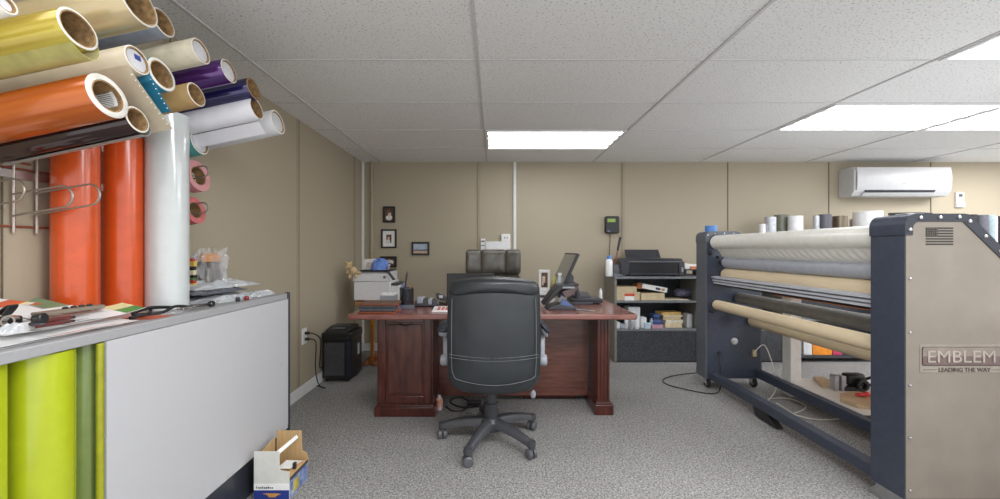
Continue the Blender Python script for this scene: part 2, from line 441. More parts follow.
def screw(par, x, y, z, r=.0085):
    build(MB().lathe([(r, 0), (r, .002), (r*.8, .005), (r*.35, .0065), (0, .007)], (x, y, z), (0, -1, 0), 12), 'screw', CHROME, par)
yy = NY0-.0045
for px, py in ((908, 229.5), (918.5, 217.6), (938, 217.3), (957, 217), (967.5, 221.2), (983.2, 236), (998, 251)):
    screw(near, PX(px, NY0), yy, PZ(py, NY0))
for px, py in ((908.8, 278.5), (908.8, 332), (908.8, 385), (908.8, 437.5), (908.8, 490)):
    screw(near, PX(px, NY0), NY0, PZ(py, NY0), .006)
for px, py in ((705.5, 235), (712.5, 233.7), (722, 233.4), (731, 233.6)):
    screw(far, PX(px, FY0)+.01, FY0-.0045, PZ(py, FY0), .006)
# flag plate cut into the near end panel
fl = MB(); x0, x1 = PX(925, NY0), PX(952.2, NY0); z0, z1 = PZ(244.8, NY0), PZ(227.4, NY0)
hh = (z1-z0)/13
for i in range(7):
    xa = x0 if i >= 4 else x0+(x1-x0)*.42
    fl.box(xa, x1, NY0-.0016, NY0, z1-hh*(2*i+1), z1-hh*2*i, 0)
fl.box(x0, x0+(x1-x0)*.42, NY0-.0015, NY0, z1-hh*7, z1, 0)
for r_ in range(5):
    for c_ in range(6):
        cx = x0+(x1-x0)*.42*(c_+.5)/6; cz = z1-hh*7*(r_+.5)/5
        st = [(cx+(.0024 if k % 2 == 0 else .001)*math.sin(PI*k/5), cz+(.0024 if k % 2 == 0 else .001)*math.cos(PI*k/5)) for k in range(10)]
        fl.prism(st, NY0-.0022, NY0-.0012, 'xz', 1)
o = build(fl, 'flag_emblem', [mat('flag_ink', (30, 28, 26), rough=.6), mat('flag_star', (120, 112, 100), rough=.6)], near, smooth=False)
o['label'] = 'dark flag with stripes and stars'
# maker's badge
bx0, bx1 = PX(919, NY0), PX(1004, NY0); bz0, bz1 = PZ(372.3, NY0), PZ(344.3, NY0)
bd = build(MB().prism(rrect(bx0, bx1, bz0, bz1, .004), NY0-.002, NY0, 'xz'), 'badge', mat('badge_plate', (146, 138, 128), rough=.45, metal=.3, var=.03), near, smooth=False)
ix0, ix1, iz0, iz1 = PX(920.6, NY0), PX(1002.6, NY0), PZ(365.4, NY0), PZ(346.6, NY0)
build(MB().prism(rrect(ix0, ix1, iz0, iz1, .009), NY0-.004, NY0-.002, 'xz'), 'badge_field', mat('badge_field_rim', (60, 44, 46), rough=.4), bd, smooth=False)
build(MB().prism(rrect(ix0+.002, ix1-.002, iz0+.014, iz1-.002, .007), NY0-.0046, NY0-.004, 'xz'), 'badge_face', mat('badge_face', (124, 114, 106), rough=.45), bd, smooth=False)
build(MB().prism(rrect(ix0+.002, ix1-.002, iz0+.004, iz0+.041, .006), NY0-.0047, NY0-.004, 'xz'), 'badge_face', mat('badge_face_low', (98, 82, 80), rough=.45), bd, smooth=False)
M = Matrix.Translation((PX(924.3, NY0), NY0-.006, PZ(362, NY0))) @ FACE_CAM
text_mesh('lettering', 'EMBLEM',   .0735, mat('badge_letters', (152, 143, 134), rough=.45), M, bd,   .0012, 0.0, sx=1.13)
M = Matrix.Translation((PX(937, NY0), NY0-.0032, PZ(371.4, NY0))) @ FACE_CAM
text_mesh('lettering', 'LEADING THE WAY', .0245, mat('badge_small_letters', (78, 68, 62), rough=.5), M, bd, .0006, .0004, sx=1.03)
lr = MB().box(PX(921.5, NY0), PX(935.5, NY0), NY0-.0024, NY0-.0018, PZ(369.8, NY0), PZ(369.3, NY0)).box(PX(990, NY0), PX(1002, NY0), NY0-.0024, NY0-.0018, PZ(369.8, NY0), PZ(369.3, NY0))
build(lr, 'rule_line', mat('badge_small_letters', (78, 68, 62)), bd, smooth=False)
# beams
def beam(x0, x1, z0, z1): return build(MB().box(x0, x1, NY1, FY0+.004, z0, z1), 'beam', NAVY, mac, bev=.004)
beam(1.80, 1.865, .075, .135); beam(2.17, 2.225, .10, .165)
build(MB().prism([(2.76, .075), (2.73, .012), (2.52, .012), (2.62, .075)], 1.81, 1.855, 'yz'), 'foot', BLACKP, mac, smooth=False)
build(MB().prism([(1.86, .084), (1.86, .05), (1.90, .012), (1.90, 0), (1.68, 0), (1.68, .012), (1.70, .05), (1.70, .084)], 1.80, 1.86, 'yz'), 'foot', STEEL, mac, bev=.003)
def caster(x, y):
    c = build(MB().lathe([(.02, .075), (.02, .085)], (x, y, 0), n=14).box(x-.018, x-.013, y-.03, y+.02, .035, .082).box(x+.013, x+.018, y-.03, y+.02, .035, .082), 'caster', CHROME, mac)
    build(MB().lathe([(.024, -.012), (.038, -.012), (.042, -.007), (.042, .007), (.038, .012), (.024, .012)], (x, y-.012, .0425), (1, 0, 0), 20, closed=True), 'wheel', BLACKM, c)
    build(MB().lathe([(.0235, -.010), (.0235, .010)], (x, y-.012, .0425), (1, 0, 0), 16), 'wheel_hub', STEEL, c)
for x, y in ((1.80, 3.34), (2.19, 3.34), (2.19, 1.77)): caster(x, y)
# rollers that belong to the machine
def roller(name, m, x, z, r, y0=NY1+.002, y1=FY0-.002, shaft=True, cr=.3):
    ro = build(MB().lathe([(r-.004, 0), (r, .004), (r, y1-y0-.056), (r-.004, y1-y0-.052)], (x, y0+.026, z), (0, 1, 0), 32), name, m, mac)
    build(MB().cyl((x, y0, z), (x, y0+.03, z), r*cr).cyl((x, y1-.03, z), (x, y1, z), r*cr), 'shaft', STEEL, ro)
    return ro
roller('laminating_roller', ROLLG, 1.922, 1.055, .045, cr=.5)
roller('idler_roller', RUBBER, 2.03, .765, .045)
for i, z in enumerate((.935, .913, .891)):
    m = MB().prism([(1.808+.008*i, z-.008), (1.875, z-.008), (1.875, z+.009), (1.835, z+.009), (1.808+.008*i, z+.004)], NY1+.002, FY0-.002, 'xz')
    build(m, 'web_bar', ALU, mac, smooth=False)
build(MB().box(1.84, 1.875, NY1+.002, FY0-.002, .868, .881), 'web_bar', BLACKP, mac, smooth=False)
def film_web(u, v):
    y = NY1+.03+(FY0-NY1-.09)*v
    t = u; z = 1.172-.078*t; x = 1.822+.075*t
    k = math.sin(y*120+t*5)*.0032*math.sin(PI*min(1, t*1.1))
    return (x-k, y, z-k*.3-.012*math.sin(PI*t))
build(MB().sheet(film_web, 8, 160, .0012), 'film_web', CREAM, mac)
# fittings on the inner face of the far panel
def knob(x, z, r, name='roller_knob', m=BLACKP):
    build(MB().lathe([(r, 0), (r, .012), (r*.75, .018), (r*.5, .02)], (x, FY0, z), (0, -1, 0), 18), name, m, mac)
knob(PX(709, FY0), PZ(253, FY0), .018); knob(PX(717, FY0), PZ(257, FY0), .012); knob(PX(710.5, FY0), PZ(311, FY0), .016); knob(PX(720, FY0), PZ(262, FY0), .02)
o = build(MB().lathe([(.030, 0), (.030, .004), (.021, .006), (.021, .004), (.012, .004), (.012, .012), (0, .012)], (PX(733.5, FY0), FY0, PZ(341.3, FY0)), (0, -1, 0), 24), 'air_gauge', STEEL, mac)
knob(PX(718.5, FY0), PZ(353, FY0), .014, 'power_socket'); 
build(MB().box(PX(751, FY0), PX(754.5, FY0), FY0-.02, FY0, PZ(356, FY0), PZ(349.5, FY0)), 'power_socket', mat('socket_brass', (186, 170, 132), rough=.5), mac, bev=.002)
# bracket block between rollers near the far panel
build(MB().box(1.93, 2.02, FY0-.05, FY0, .86, .93).box(1.89, 1.93, FY0-.03, FY0, .88, .91), 'tension_bracket', BLACKP, mac, bev=.004)
# power cord on the floor and white hose
pts = [P(718.5, 353.5, 3.27), (1.86, 3.24, .20), (1.85, 3.22, .05), (1.80, 3.18, .006), (1.70, 3.17, .006), (1.56, 3.28, .006), (1.48, 3.38, .006), (1.50, 3.5, .006), (1.66, 3.62, .006), (1.9, 3.7, .006)]
build(MB().tube(bez(pts, 60), .0045), 'power_cord', CABLEB, mac)
pts = [P(752.8, 353, 3.255), (2.21, 3.22, .38), (2.27, 3.2, .2), (2.24, 3.13, .06), (2.06, 2.98, .006), (1.90, 2.87, .006)]
build(MB().tube(bez(pts, 50), .0042), 'air_hose', CABLEW, mac)
def fl_pt(x, y): d = F*(CZ-.006)/(y-VY); return (PX(x, d), d, .006)
pts = [fl_pt(*q) for q in ((768, 398.5), (782, 398), (792, 399.5), (803, 404.5), (805, 407.5), (800, 411), (793, 413.5))]
tag(build(MB().tube(bez(pts, 50), .0045), 'white_cable', CABLEW), 'white cable curling on the carpet between the two beams of the machine', 'cable')
pts = [fl_pt(*q) for q in ((776, 403), (785, 408.5), (793, 413.8), (803, 417), (815, 419.3), (828, 419.6), (838, 418.8))]
tag(build(MB().tube(bez(pts, 50), .004), 'white_cable', CABLEW), 'white cable running along the carpet behind the front beam of the machine', 'cable')

# rolls of film and paper loaded in the machine
def web_roll(name, m, x, z, r, label, cat, group=None, y0=NY1+.02, y1=FY0-.022, core=TUBE):
    t = thing(name, label, cat, (x, (y0+y1)/2, z), group)
    ri = r*.55; L = y1-y0
    build(MB().lathe([(ri, 0), (r-.002, 0), (r, .002), (r, L-.002), (r-.002, L), (ri, L)], (x, y0, z), (0, 1, 0), 40, closed=True), 'wound_web', m, t)
    build(MB().lathe([(ri*.8, -.006), (ri, -.006), (ri, L+.006), (ri*.8, L+.006)], (x, y0, z), (0, 1, 0), 30, closed=True), 'core', core, t)
    return t
web_roll('film_roll', CREAM, 1.845, 1.223, .058, 'thick cream laminating film roll across the top of the machine', 'film roll', core=mat('film_core', (196, 190, 178), rough=.5))
web_roll('kraft_paper_roll', KRAFT, 1.926, .957, .052, 'kraft paper roll mounted just under the grey roller of the machine', 'paper roll', 'kraft paper rolls in the machine')
web_roll('kraft_paper_roll', KRAFT, 1.845, .706, .040, 'long kraft paper roll at the front under the charcoal roller of the machine', 'paper roll', 'kraft paper rolls in the machine')
web_roll('kraft_paper_roll', KRAFT, 2.150, .575, .05, 'lowest kraft paper roll of the machine, half hidden behind the front one', 'paper roll', 'kraft paper rolls in the machine')
# blue tape and tools lying on the end panels
def tape_roll(x, y, z, r, h, m, label, name='tape_roll', cat='tape roll'):
    t = thing(name, label, cat, (x, y, z))
    build(MB().lathe([(r*.72, 0), (r, 0), (r, h), (r*.72, h)], (x, y, z), n=28, closed=True), 'tape', m, t)
    build(MB().lathe([(r*.66, .001), (r*.715, .001), (r*.715, h-.001), (r*.66, h-.001)], (x, y, z), n=28, closed=True), 'core', TUBE, t)
tape_roll(PX(710.5, 3.36), 3.365, PZ1+.0045, .047, .05, BLUET, 'roll of blue masking tape standing on the far end panel of the machine')
t = thing('utility_knife', 'black cutting tool lying on top of the near end panel', 'knife', (1.87, 1.79, PZ1+.005))
bz = PZ1+.005
build(MB().prism([(1.80, 1.800), (1.83, 1.785), (1.93, 1.772), (1.985, 1.780), (1.985, 1.800), (1.93, 1.808), (1.84, 1.815)], bz, bz+.013, 'xy'), 'handle', BLACKP, t, bev=.003)
build(MB().prism([(1.795, 1.815), (1.80, 1.798), (1.76, 1.806)], bz+.005, bz+.007, 'xy'), 'blade', STEEL, t, smooth=False)
o = build(MB().box(1.80, 1.875, 1.715, 1.765, bz, bz+.002), 'paper_note', PAPER); tag(o, 'small white paper slip on top of the near end panel', 'paper slip')

# ------------------------------------------------------------------ cutting table behind the machine
tab = thing('work_table', 'white framed work table behind the laminating machine with raw board top', 'table', (2.95, 2.25, 0))
TX0, TX1, TY0, TY1 = 2.335, 3.55, 1.30, 3.19
LEGW = mat('white_table_frame', (242, 241, 236), rough=.45, var=.02)
for x in (TX0, TX1-.085):
    for y in (TY0, TY1-.09):
        build(MB().box(x, x+.085, y, y+.09, 0, .785), 'leg', LEGW, tab, bev=.004)
build(MB().box(TX0+.087, TX1-.087, TY0, TY1, .082, .122).box(TX0, TX0+.087, TY0+.092, TY1-.092, .082, .122).box(TX1-.087, TX1, TY0+.092, TY1-.092, .082, .122), 'lower_shelf', LEGW, tab, smooth=False)
tp = build(MB().box(TX0-.04, TX1+.04, TY0-.05, TY1+.06, .79, .808), 'table_top', MDFO, tab, smooth=False)
build(MB().box(TX0-.039, TX1+.039, TY0-.049, TY1+.059, .808, .810), 'surface_sheet', WHITE, tp, smooth=False)
SZ = .122
def on_shelf(x, y): d = F*(CZ-SZ)/(y-VY); return PX(x, d), d
def plank(poly, h, m, label, name='wood_offcut', cat='wood offcut', grp=None):
    pts = [on_shelf(*q) for q in poly]; c = pts[0]
    o = build(MB().prism(pts, SZ, SZ+h, 'xy'), name, m, None, (c[0], c[1], SZ), smooth=False, bev=.002)
    tag(o, label, cat, grp); return o
OFFC = mat('plywood_offcut', (202, 180, 146), rough=.7, var=.08, stretch=(1, 6, 1))
plank(((821, 388), (831, 388.5), (834, 383), (820, 378.5), (812.5, 378.5)), .02, OFFC, 'small plywood offcut lying left of the grey bracket on the lower shelf')
plank(((839, 402), (856, 408), (871, 410), (905, 408), (905, 397), (850, 395), (839, 397)), .026, OFFC, 'larger plywood board on the lower shelf under the red clamp')
x, d = on_shelf(840, 391)
t = thing('metal_bracket', 'grey channel bracket standing on the lower shelf of the work table', 'bracket', (x, d, SZ))
build(MB().box(x-.042, x-.010, d, d+.05, SZ, SZ+.112).box(x+.008, x+.042, d, d+.05, SZ, SZ+.108), 'channel', mat('grey_channel', (176, 178, 182), rough=.4, metal=.3), t, bev=.003)
build(MB().box(x-.0095, x+.0075, d+.015, d+.05, SZ, SZ+.10), 'web', DKGREY, t, smooth=False)
x, d = on_shelf(860, 391)
t = thing('hand_tool', 'black tangled hand tool on the lower shelf beside the red clamp', 'tool', (x, d, SZ))
m = MB()
m.box(x-.07, x+.06, d+.02, d+.09, SZ+.03, SZ+.115, M=None)
build(m, 'motor_body', BLACKP, t, bev=.015)
build(MB().lathe([(.026, 0), (.043, 0), (.043, .03), (.026, .03)], (x+.01, d+.015, SZ+.044), (0, -1, 0), 24, closed=True), 'ring', BLACKP, t)
build(MB().tube(bez([(x+.05, d+.05, SZ+.06), (x+.12, d+.03, SZ+.09), (x+.17, d+.05, SZ+.04), (x+.12, d+.09, SZ+.012), (x+.02, d+.1, SZ+.012)], 30), .011), 'cable', CABLEB, t)
build(MB().tube([(x-.06, d+.05, SZ+.08), (x-.15, d+.06, SZ+.06), (x-.17, d+.06, SZ+.055)], .009), 'lead', mat('red_rubber', (150, 52, 46), rough=.5), t)
build(MB().box(x-.12, x-.03, d-.005, d+.05, SZ+.0, SZ+.03), 'base_foot', BLACKP, t, bev=.006)
x, d = on_shelf(864, 400.5); z = SZ+.027
t = thing('spring_clamp', 'small red clamp lying on the plywood board', 'clamp', (x, d, z))
RED = mat('red_plastic', (206, 52, 46), rough=.4)
build(MB().ell((x-.03, d, z+.014), .038, .014, .013, 14, 8), 'jaw', RED, t); build(MB().ell((x+.012, d+.004, z+.017), .03, .018, .016, 14, 8), 'grip', RED, t)
build(MB().tube(bez([(x, d, z+.012), (x-.012, d-.02, z+.008), (x-.03, d-.035, z+.005)], 12), .003), 'cord', RED, t)
build(MB().tube(bez([(x+.03, d, z+.018), (x+.07, d-.01, z+.02), (x+.11, d, z+.01)], 12), .005), 'handle', WHITEP, t)
x, d = on_shelf(868, 418)
t = thing('cutter', 'slim dark cutter on the front edge of the lower shelf', 'cutter', (x, d, SZ))
build(MB().box(x-.05, x+.09, d-.012, d+.012, SZ, SZ+.014), 'handle', BLACKP, t, bev=.004)
build(MB().box(x-.085, x-.051, d-.007, d+.007, SZ+.004, SZ+.007), 'blade', STEEL, t, smooth=False)

# ------------------------------------------------------------------ shelving units along the back wall
UY0, UY1 = 4.05, 4.44; UT = .885
def shelf_unit(x0, x1, label, low_panel=True, shelves=(.345, .636)):
    t = thing('shelving_unit', label, 'shelving unit', ((x0+x1)/2, UY0, 0), 'dark shelving units along the back wall')
    w = .022
    build(MB().box(x0, x0+w, UY0, UY1, 0, UT-.022), 'side_panel', [SHELFS], t, smooth=False)
    build(MB().box(x1-w, x1, UY0, UY1, 0, UT-.022), 'side_panel', SHELFS, t, smooth=False)
    build(MB().box(x0+w, x1-w, UY1-.012, UY1, .02, UT-.022), 'back_panel', SHELFD, t, smooth=False)
    build(MB().box(x0-.004, x1+.004 if low_panel else x1, UY0-.008, UY1, UT-.022, UT), 'top_board', SHELFE, t, bev=.003)
    for z in shelves:
        build(MB().box(x0+w, x1-w, UY0+.002, UY1-.012, z-.02, z), 'shelf', SHELFE, t, bev=.002)
    if low_panel:
        build(MB().box(x0+w, x1-w, UY0+.006, UY0+.024, .012, shelves[0]-.02), 'front_panel', SHELFD, t, smooth=False)
    else:
        build(MB().box(x0+w, x1-w, UY0+.006, UY1-.012, .045, .07), 'bottom_board', SHELFD, t, smooth=False)
    return t
shelf_unit(1.236, 2.105, 'charcoal shelving unit holding the black printer, boxes on its shelves')
shelf_unit(2.115, 2.985, 'charcoal shelving unit half hidden behind the far end panel of the machine')
shelf_unit(2.995, 4.35, 'dark shelving unit behind the work table with vinyl rolls standing on top', False, (.45,))
shelf_unit(4.36, 5.75, 'dark shelving unit at the right behind the near end panel', False, (.45,))

def carton(x0, x1, y0, y1, z0, z1, m, label, name='carton', cat='box', grp=None, rz=0, bev=.003, loc=None):
    cx, cy = (x0+x1)/2, (y0+y1)/2
    o = build(MB().box(x0-cx, x1-cx, y0-cy, y1-cy, 0, z1-z0), name, m, None, (0, 0, 0), bev=bev)
    o.location = (cx, cy, z0); o.rotation_euler.z = rz
    ORG[o.name] = Vector((cx, cy, z0))
    return tag(o, label, cat, grp)
def pxbox(px0, px1, pyt, z0, d, dep, m, label, **k):
    return carton(PX(px0, d), PX(px1, d), d, d+dep, z0, PZ(pyt, d), m, label, **k)
# top shelf contents
z = .6365; d = 4.09
b1 = pxbox(615.8, 639.2, 292.0, z, d, .22, CARDL, 'tan box with a red and white label on the upper shelf', grp='tan boxes on the upper shelf')
x0 = PX(624, d); x1 = PX(633.5, d)
lb = build(MB().box(x0, x1, d-.0015, d, PZ(300.5, d), PZ(296, d)), 'label_sticker', PAPER, b1, smooth=False); 
build(MB().box(PX(623.8, d), PX(633.8, d), d-.002, d, PZ(296, d), PZ(293.5, d)), 'label_band', mat('red_label', (206, 74, 54), rough=.5), b1, smooth=False)
zt = PZ(292.0, d)
pxbox(615.8, 636, 286.5, zt+.0005, d, .2, CARDL, 'shallow tan box lying on the labelled box of the upper shelf', grp='tan boxes on the upper shelf')
pxbox(640.2, 664, 293.2, z, d, .24, CARDL, 'tan box at the middle of the upper shelf under the tilted white lid', grp='tan boxes on the upper shelf')
zt2 = PZ(293.2, d)
lid = build(MB().box(0, .262, 0, .16, 0, .05).box(-.05, -.001, .01, .16, -.01, .04, 1), 'box_lid', [PAPER, mat('orange_card', (176, 104, 56), rough=.7)], None, (0, 0, 0), bev=.002)
lid.location = (PX(641.5, d), d+.004, zt2+.052); lid.rotation_euler = (0, R(10.5), 0); ORG[lid.name] = Vector((0, 0, 0))
tag(lid, 'white printed box lid tilted over the boxes of the upper shelf', 'lid')
build(MB().box(.14, .19, -.001, 0, .012, .036, 0).box(.2, .235, -.001, 0, .012, .036, 1), 'print_mark', [mat('dark_print', (70, 60, 80), rough=.6), mat('tan_print', (196, 150, 96), rough=.6)], lid, smooth=False)
pxbox(664.8, 688, 299.2, z, d, .2, mat('pale_pad', (206, 196, 172), rough=.7), 'thin pale pad lying flat on the upper shelf', name='paper_pad', cat='pad')
o = build(MB().lathe([(.0, 0), (.03, 0), (.038, .006), (.043, .06), (.04, .13), (.044, .19), (.03, .2), (0, .2)], (PX(673.5, 4.2), 4.18, z+.03+.044), (1, .03, -.06), 24), 'patterned_fabric_roll',
          mat('dark_pattern_fabric', (44, 42, 66), rough=.7, scale=40, rgb2=(120, 116, 140)), None, (PX(673, 4.2), 4.2, z))
o.location.z = z; tag(o, 'dark blue patterned fabric roll at the right end of the upper shelf', 'fabric roll')
# lower shelf contents
z = .3455
WB = mat('white_carton', (222, 224, 226), rough=.5, var=.03)
pxbox(627.8, 639.5, 307.2, z, 4.12, .15, WB, 'tall white box on the lower shelf behind the desk corner')
pxbox(615.5, 619.5, 322.5, z, 4.08, .09, WB, 'small white box at the left end of the lower shelf')
pxbox(620, 624.3, 324.2, z, 4.08, .08, mat('grey_blue_carton', (168, 176, 188), rough=.5), 'small grey blue box second from the left on the lower shelf')
pxbox(640.3, 646, 317.5, z, 4.1, .1, WB, 'white box right of the tall box on the lower shelf')
pxbox(644.2, 650, 322.8, z, 4.07, .025, mat('pale_blue_carton', (186, 204, 216), rough=.5), 'pale blue small box in front of the white ones on the lower shelf')
def bottle(x, y, z, h, r, m, cap, label, cat='bottle', name='bottle', grp=None, capc=None):
    t = thing(name, label, cat, (x, y, z), grp)
    build(MB().lathe([(0, 0), (r*.9, 0), (r, h*.03), (r, h*.72), (r*.85, h*.82), (r*.42, h*.88), (r*.42, h*.9)], (x, y, z), n=20), 'body', m, t)
    build(MB().lathe([(r*.48, h*.885), (r*.48, h*.99), (r*.4, h), (0, h)], (x, y, z), n=16), 'cap', cap, t)
    return t
d = 4.08
bottle(PX(626.3, d), d+.02, z, .12, .019, WHITEP, DKGREY, 'small white bottle with dark cap left of the tall box on the lower shelf')
bottle(PX(630.6, d), d-.004, z, .105, .018, mat('grey_bottle', (168, 170, 176), rough=.4), BLACKP, 'small grey bottle in front of the tall white box')
bottle(PX(635.8, d), d, z, .11, .022, WHITEP, WHITEP, 'small white capped bottle in front of the tall white box')
bottle(PX(653, d), d+.05, z, .1, .022, mat('pale_aqua_bottle', (176, 204, 208), rough=.4), WHITEP, 'pale aqua bottle beside the blue books of the lower shelf')
pk = [(.02, mat('pink_carton', (196, 152, 168), rough=.5), 651.5, 663.5, 'pinkish flat box under the blue books on the lower shelf', 'box', 'carton')]
zz = z
carton(PX(651.8, 4.07), PX(663, 4.07), 4.075, 4.22, zz, zz+.038, pk[0][1], pk[0][4]); zz += .0385
for i, (c, a, b, h) in enumerate((((58, 78, 124), 652.5, 663, .026), ((86, 104, 150), 653.2, 662, .022), ((46, 56, 92), 652.6, 660, .024), ((70, 96, 150), 653.6, 659.8, .03))):
    t = carton(PX(a, 4.09), PX(b, 4.09), 4.1, 4.22, zz, zz+h, mat('book_cover_%d' % i, c, rough=.5), ('lowest', 'second', 'third', 'topmost')[i]+' of the blue books stacked on the pinkish box', name='book', cat='book', grp='blue books on the lower shelf')
    zz += h+.0005
zz = z
for i, (c, a, b, h, rz) in enumerate((((222, 206, 168), 664.5, 681.5, .05, 0), ((232, 224, 204), 664.5, 682.5, .03, .06), ((214, 196, 152), 663, 680.5, .032, -.06), ((226, 214, 186), 662, 682, .018, .1), ((214, 176, 104), 659.5, 680.5, .03, .14))):
    t = carton(PX(a, 4.12), PX(b, 4.12), 4.12, 4.25, zz, zz+h, mat('envelope_%d' % i, c, rough=.65), ('lowest cream', 'second cream', 'third tan', 'fourth pale', 'topmost yellow')[i]+' packet in the stack of envelopes on the lower shelf', name='envelope_packet', cat='envelope packet', grp='envelope packets on the lower shelf', rz=rz)
    zz += h+.0005
pxbox(686.5, 691.8, 314, z, 4.12, .1, WB, 'white upright box at the right end of the lower shelf')
# right low compartments
z = .0705; d = 4.085
pxbox(803, 811.4, 336, z, d, .2, WB, 'white box on the bottom board behind the work table leg')
pxbox(812.3, 831.5, 330, z, d, .22, mat('orange_carton', (244, 150, 40), rough=.5), 'orange box on the bottom board behind the work table')
pxbox(832.2, 842, 336, z, d, .2, mat('magenta_carton', (204, 64, 108), rough=.5), 'magenta box on the bottom board right of the orange box')

# vinyl rolls standing on the units
def stand_roll(px0, px1, pyt, d, m, label, inner=None, tilt=0.0, zb=UT):
    x = PX((px0+px1)/2, d); r = (PX(px1, d)-PX(px0, d))/2; h = PZ(pyt, d)-zb
    y = d+r*0
    t = thing('vinyl_roll', label, 'vinyl roll', (x, y, zb), 'vinyl rolls standing on the back shelving', local=True)
    ri = r*.72
    build(MB().lathe([(ri, 0), (r-.002, 0), (r, .002), (r, h-.002), (r-.002, h), (ri, h)], n=32, closed=True), 'wound_vinyl', m, t)
    build(MB().lathe([(ri*.9, .001), (ri-.0005, .001), (ri-.0005, h-.001), (ri*.9, h-.001)], n=28, closed=True), 'core', inner or TUBE, t)
    t.rotation_euler.y = tilt
    return t
VG = lambda n, c, **k: mat(n, c, rough=k.pop('rough', .3), var=.03, coat=.3, **k)
SILV = mat('silver_vinyl', (196, 200, 206), rough=.3, metal=.4, var=.05)
stand_roll(758.5, 764.5, 224, 4.2, VG('white_vinyl', (236, 236, 238)), 'short thin white roll, leftmost on the back shelving')
stand_roll(764.8, 774.6, 217, 4.2, SILV, 'silver white roll second from the left on the back shelving')
stand_roll(774.4, 787, 214.8, 4.34, VG('olive_vinyl', (118, 120, 106)), 'grey olive roll between two white rolls on the back shelving')
stand_roll(788.3, 801, 216, 4.2, VG('white_vinyl', (236, 236, 238)), 'clean white roll right of the grey olive one')
stand_roll(813.2, 818.2, 215.6, 4.2, SILV, 'very thin silver roll touching the grey purple one', )
stand_roll(818.6, 829.4, 214.4, 4.2, VG('grey_purple_vinyl', (88, 86, 97)), 'grey purple roll in the middle of the back shelving')
stand_roll(833.2, 845.2, 216, 4.2, mat('bronze_vinyl', (96, 84, 72), rough=.22, metal=.5, scale=18, rgb2=(150, 136, 116), stretch=(1, 1, .05)), 'bronze metallic roll left of the lilac one on the shelving')
stand_roll(849.6, 855.0, 219, 4.3, VG('lilac_vinyl', (160, 146, 156)), 'narrow lilac roll partly behind the wide white roll')
stand_roll(855.6, 878.4, 211.6, 4.18, VG('white_vinyl', (236, 236, 238)), 'widest white roll beside the near end panel')
stand_roll(966.5, 974.6, 214.5, 4.2, mat('matte_black_vinyl', (24, 24, 26), rough=.6), 'black roll at the right under the remote, seen over the sloping panel')
stand_roll(975, 985, 215, 4.2, mat('matte_grey_vinyl', (80, 79, 88), rough=.6), 'grey purple roll right of the black one, over the sloping panel')
stand_roll(985.4, 992.8, 215, 4.2, mat('pale_teal_vinyl', (136, 150, 156), rough=.6), 'pale teal roll third from the right edge, over the sloping panel')
stand_roll(993, 996.2, 216.5, 4.2, VG('white_vinyl', (236, 236, 238)), 'thin white roll second from the right edge')
stand_roll(996.5, 1006, 216, 4.2, mat('matte_black_vinyl', (24, 24, 26), rough=.6), 'black roll cut by the right edge of the photo')

# things on the first unit
z = UT
d = 4.14
t = thing('spray_bottle', 'white bottle with blue cap standing on the left end of the shelving unit', 'bottle', (PX(608.4, d), d, z))
c = (PX(608.4, d), d, z); hb = PZ(255.6, d)-z; r = .036
build(MB().lathe([(0, 0), (r*.95, 0), (r, .008), (r, hb*.72), (r*.8, hb*.8), (r*.5, hb*.84), (r*.5, hb*.86)], c, n=24), 'body', WHITEP, t)
build(MB().lathe([(r*.62, hb*.845), (r*.6, hb*.99), (r*.5, hb), (0, hb)], c, n=18), 'cap', BLUET, t)
t = thing('pen_holder', 'grey holder with clutter between the white bottle and the printer', 'pen holder', (PX(615, 4.2), 4.2, z))
cx = PX(615, 4.2)
build(MB().box(cx-.03, cx+.03, 4.18, 4.24, z, z+.12), 'cup', MDGREY, t, bev=.006)
build(MB().box(cx+.032, cx+.075, 4.16, 4.22, z, z+.085), 'side_tray', GREYP, t, bev=.005)
build(MB().box(cx-.05, cx+.075, 4.12, 4.155, z, z+.025), 'base', MDGREY, t, bev=.004)
p0 = Vector((cx-.01, 4.21, z+.1)); p1 = P(619.5, 237.5, 4.28); pm = p0.lerp(p1, .55)
t = thing('long_lighter', 'long black and red stick lighter leaning out of the grey holder', 'lighter', p0)
build(MB().cyl(p0, pm, .007, n=12), 'barrel', mat('dull_red', (138, 70, 60), rough=.5), t); build(MB().cyl(pm, p1, .012, .015, n=14), 'grip', BLACKP, t)
# inkjet printer
d = 4.12; x0, x1 = PX(620.5, d), PX(684, d)
t = thing('inkjet_printer', 'wide black inkjet printer on top of the shelving unit', 'printer', ((x0+x1)/2, d, z))
h = PZ(258.5, d)-z
PB = mat('printer_black', (56, 57, 62), rough=.35, var=.06)
m = MB().prism([(x0, z+.008), (x1, z+.008), (x1, z+h*.86), (x1-.02, z+h), (x0+.02, z+h), (x0, z+h*.86)], d+.03, d+.28, 'xz')
m.box(x0+.06, x0+.12, d+.06, d+.2, z, z+.008); m.box(x1-.12, x1-.06, d+.06, d+.2, z, z+.008)
build(m, 'body', PB, t, bev=.006)
for a_, b_ in ((x0, x0+.085), (x1-.06, x1)): build(MB().box(a_, b_, d, d+.029, z+.008, z+h*.83), 'front_cheek', PB, t, bev=.006)
build(MB().box(x0+.088, x1-.062, d+.012, d+.029, z+.012, z+h*.78), 'output_tray', BLACKP, t, bev=.003)
build(MB().box(x0+.09, x1-.064, d-.012, d+.010, z+.012, z+.03), 'tray_lip', PB, t, bev=.003)
build(MB().box(x0+.088, x1-.02, d+.002, d+.029, z+h*.79, z+h*.85), 'silver_line', MDGREY, t, smooth=False)
build(MB().prism([(d+.2, z+h), (d+.24, z+h), (d+.29, z+h+.095), (d+.275, z+h+.095)], PX(625, 4.36), PX(659, 4.36), 'yz'), 'paper_support', PB, t, bev=.005)
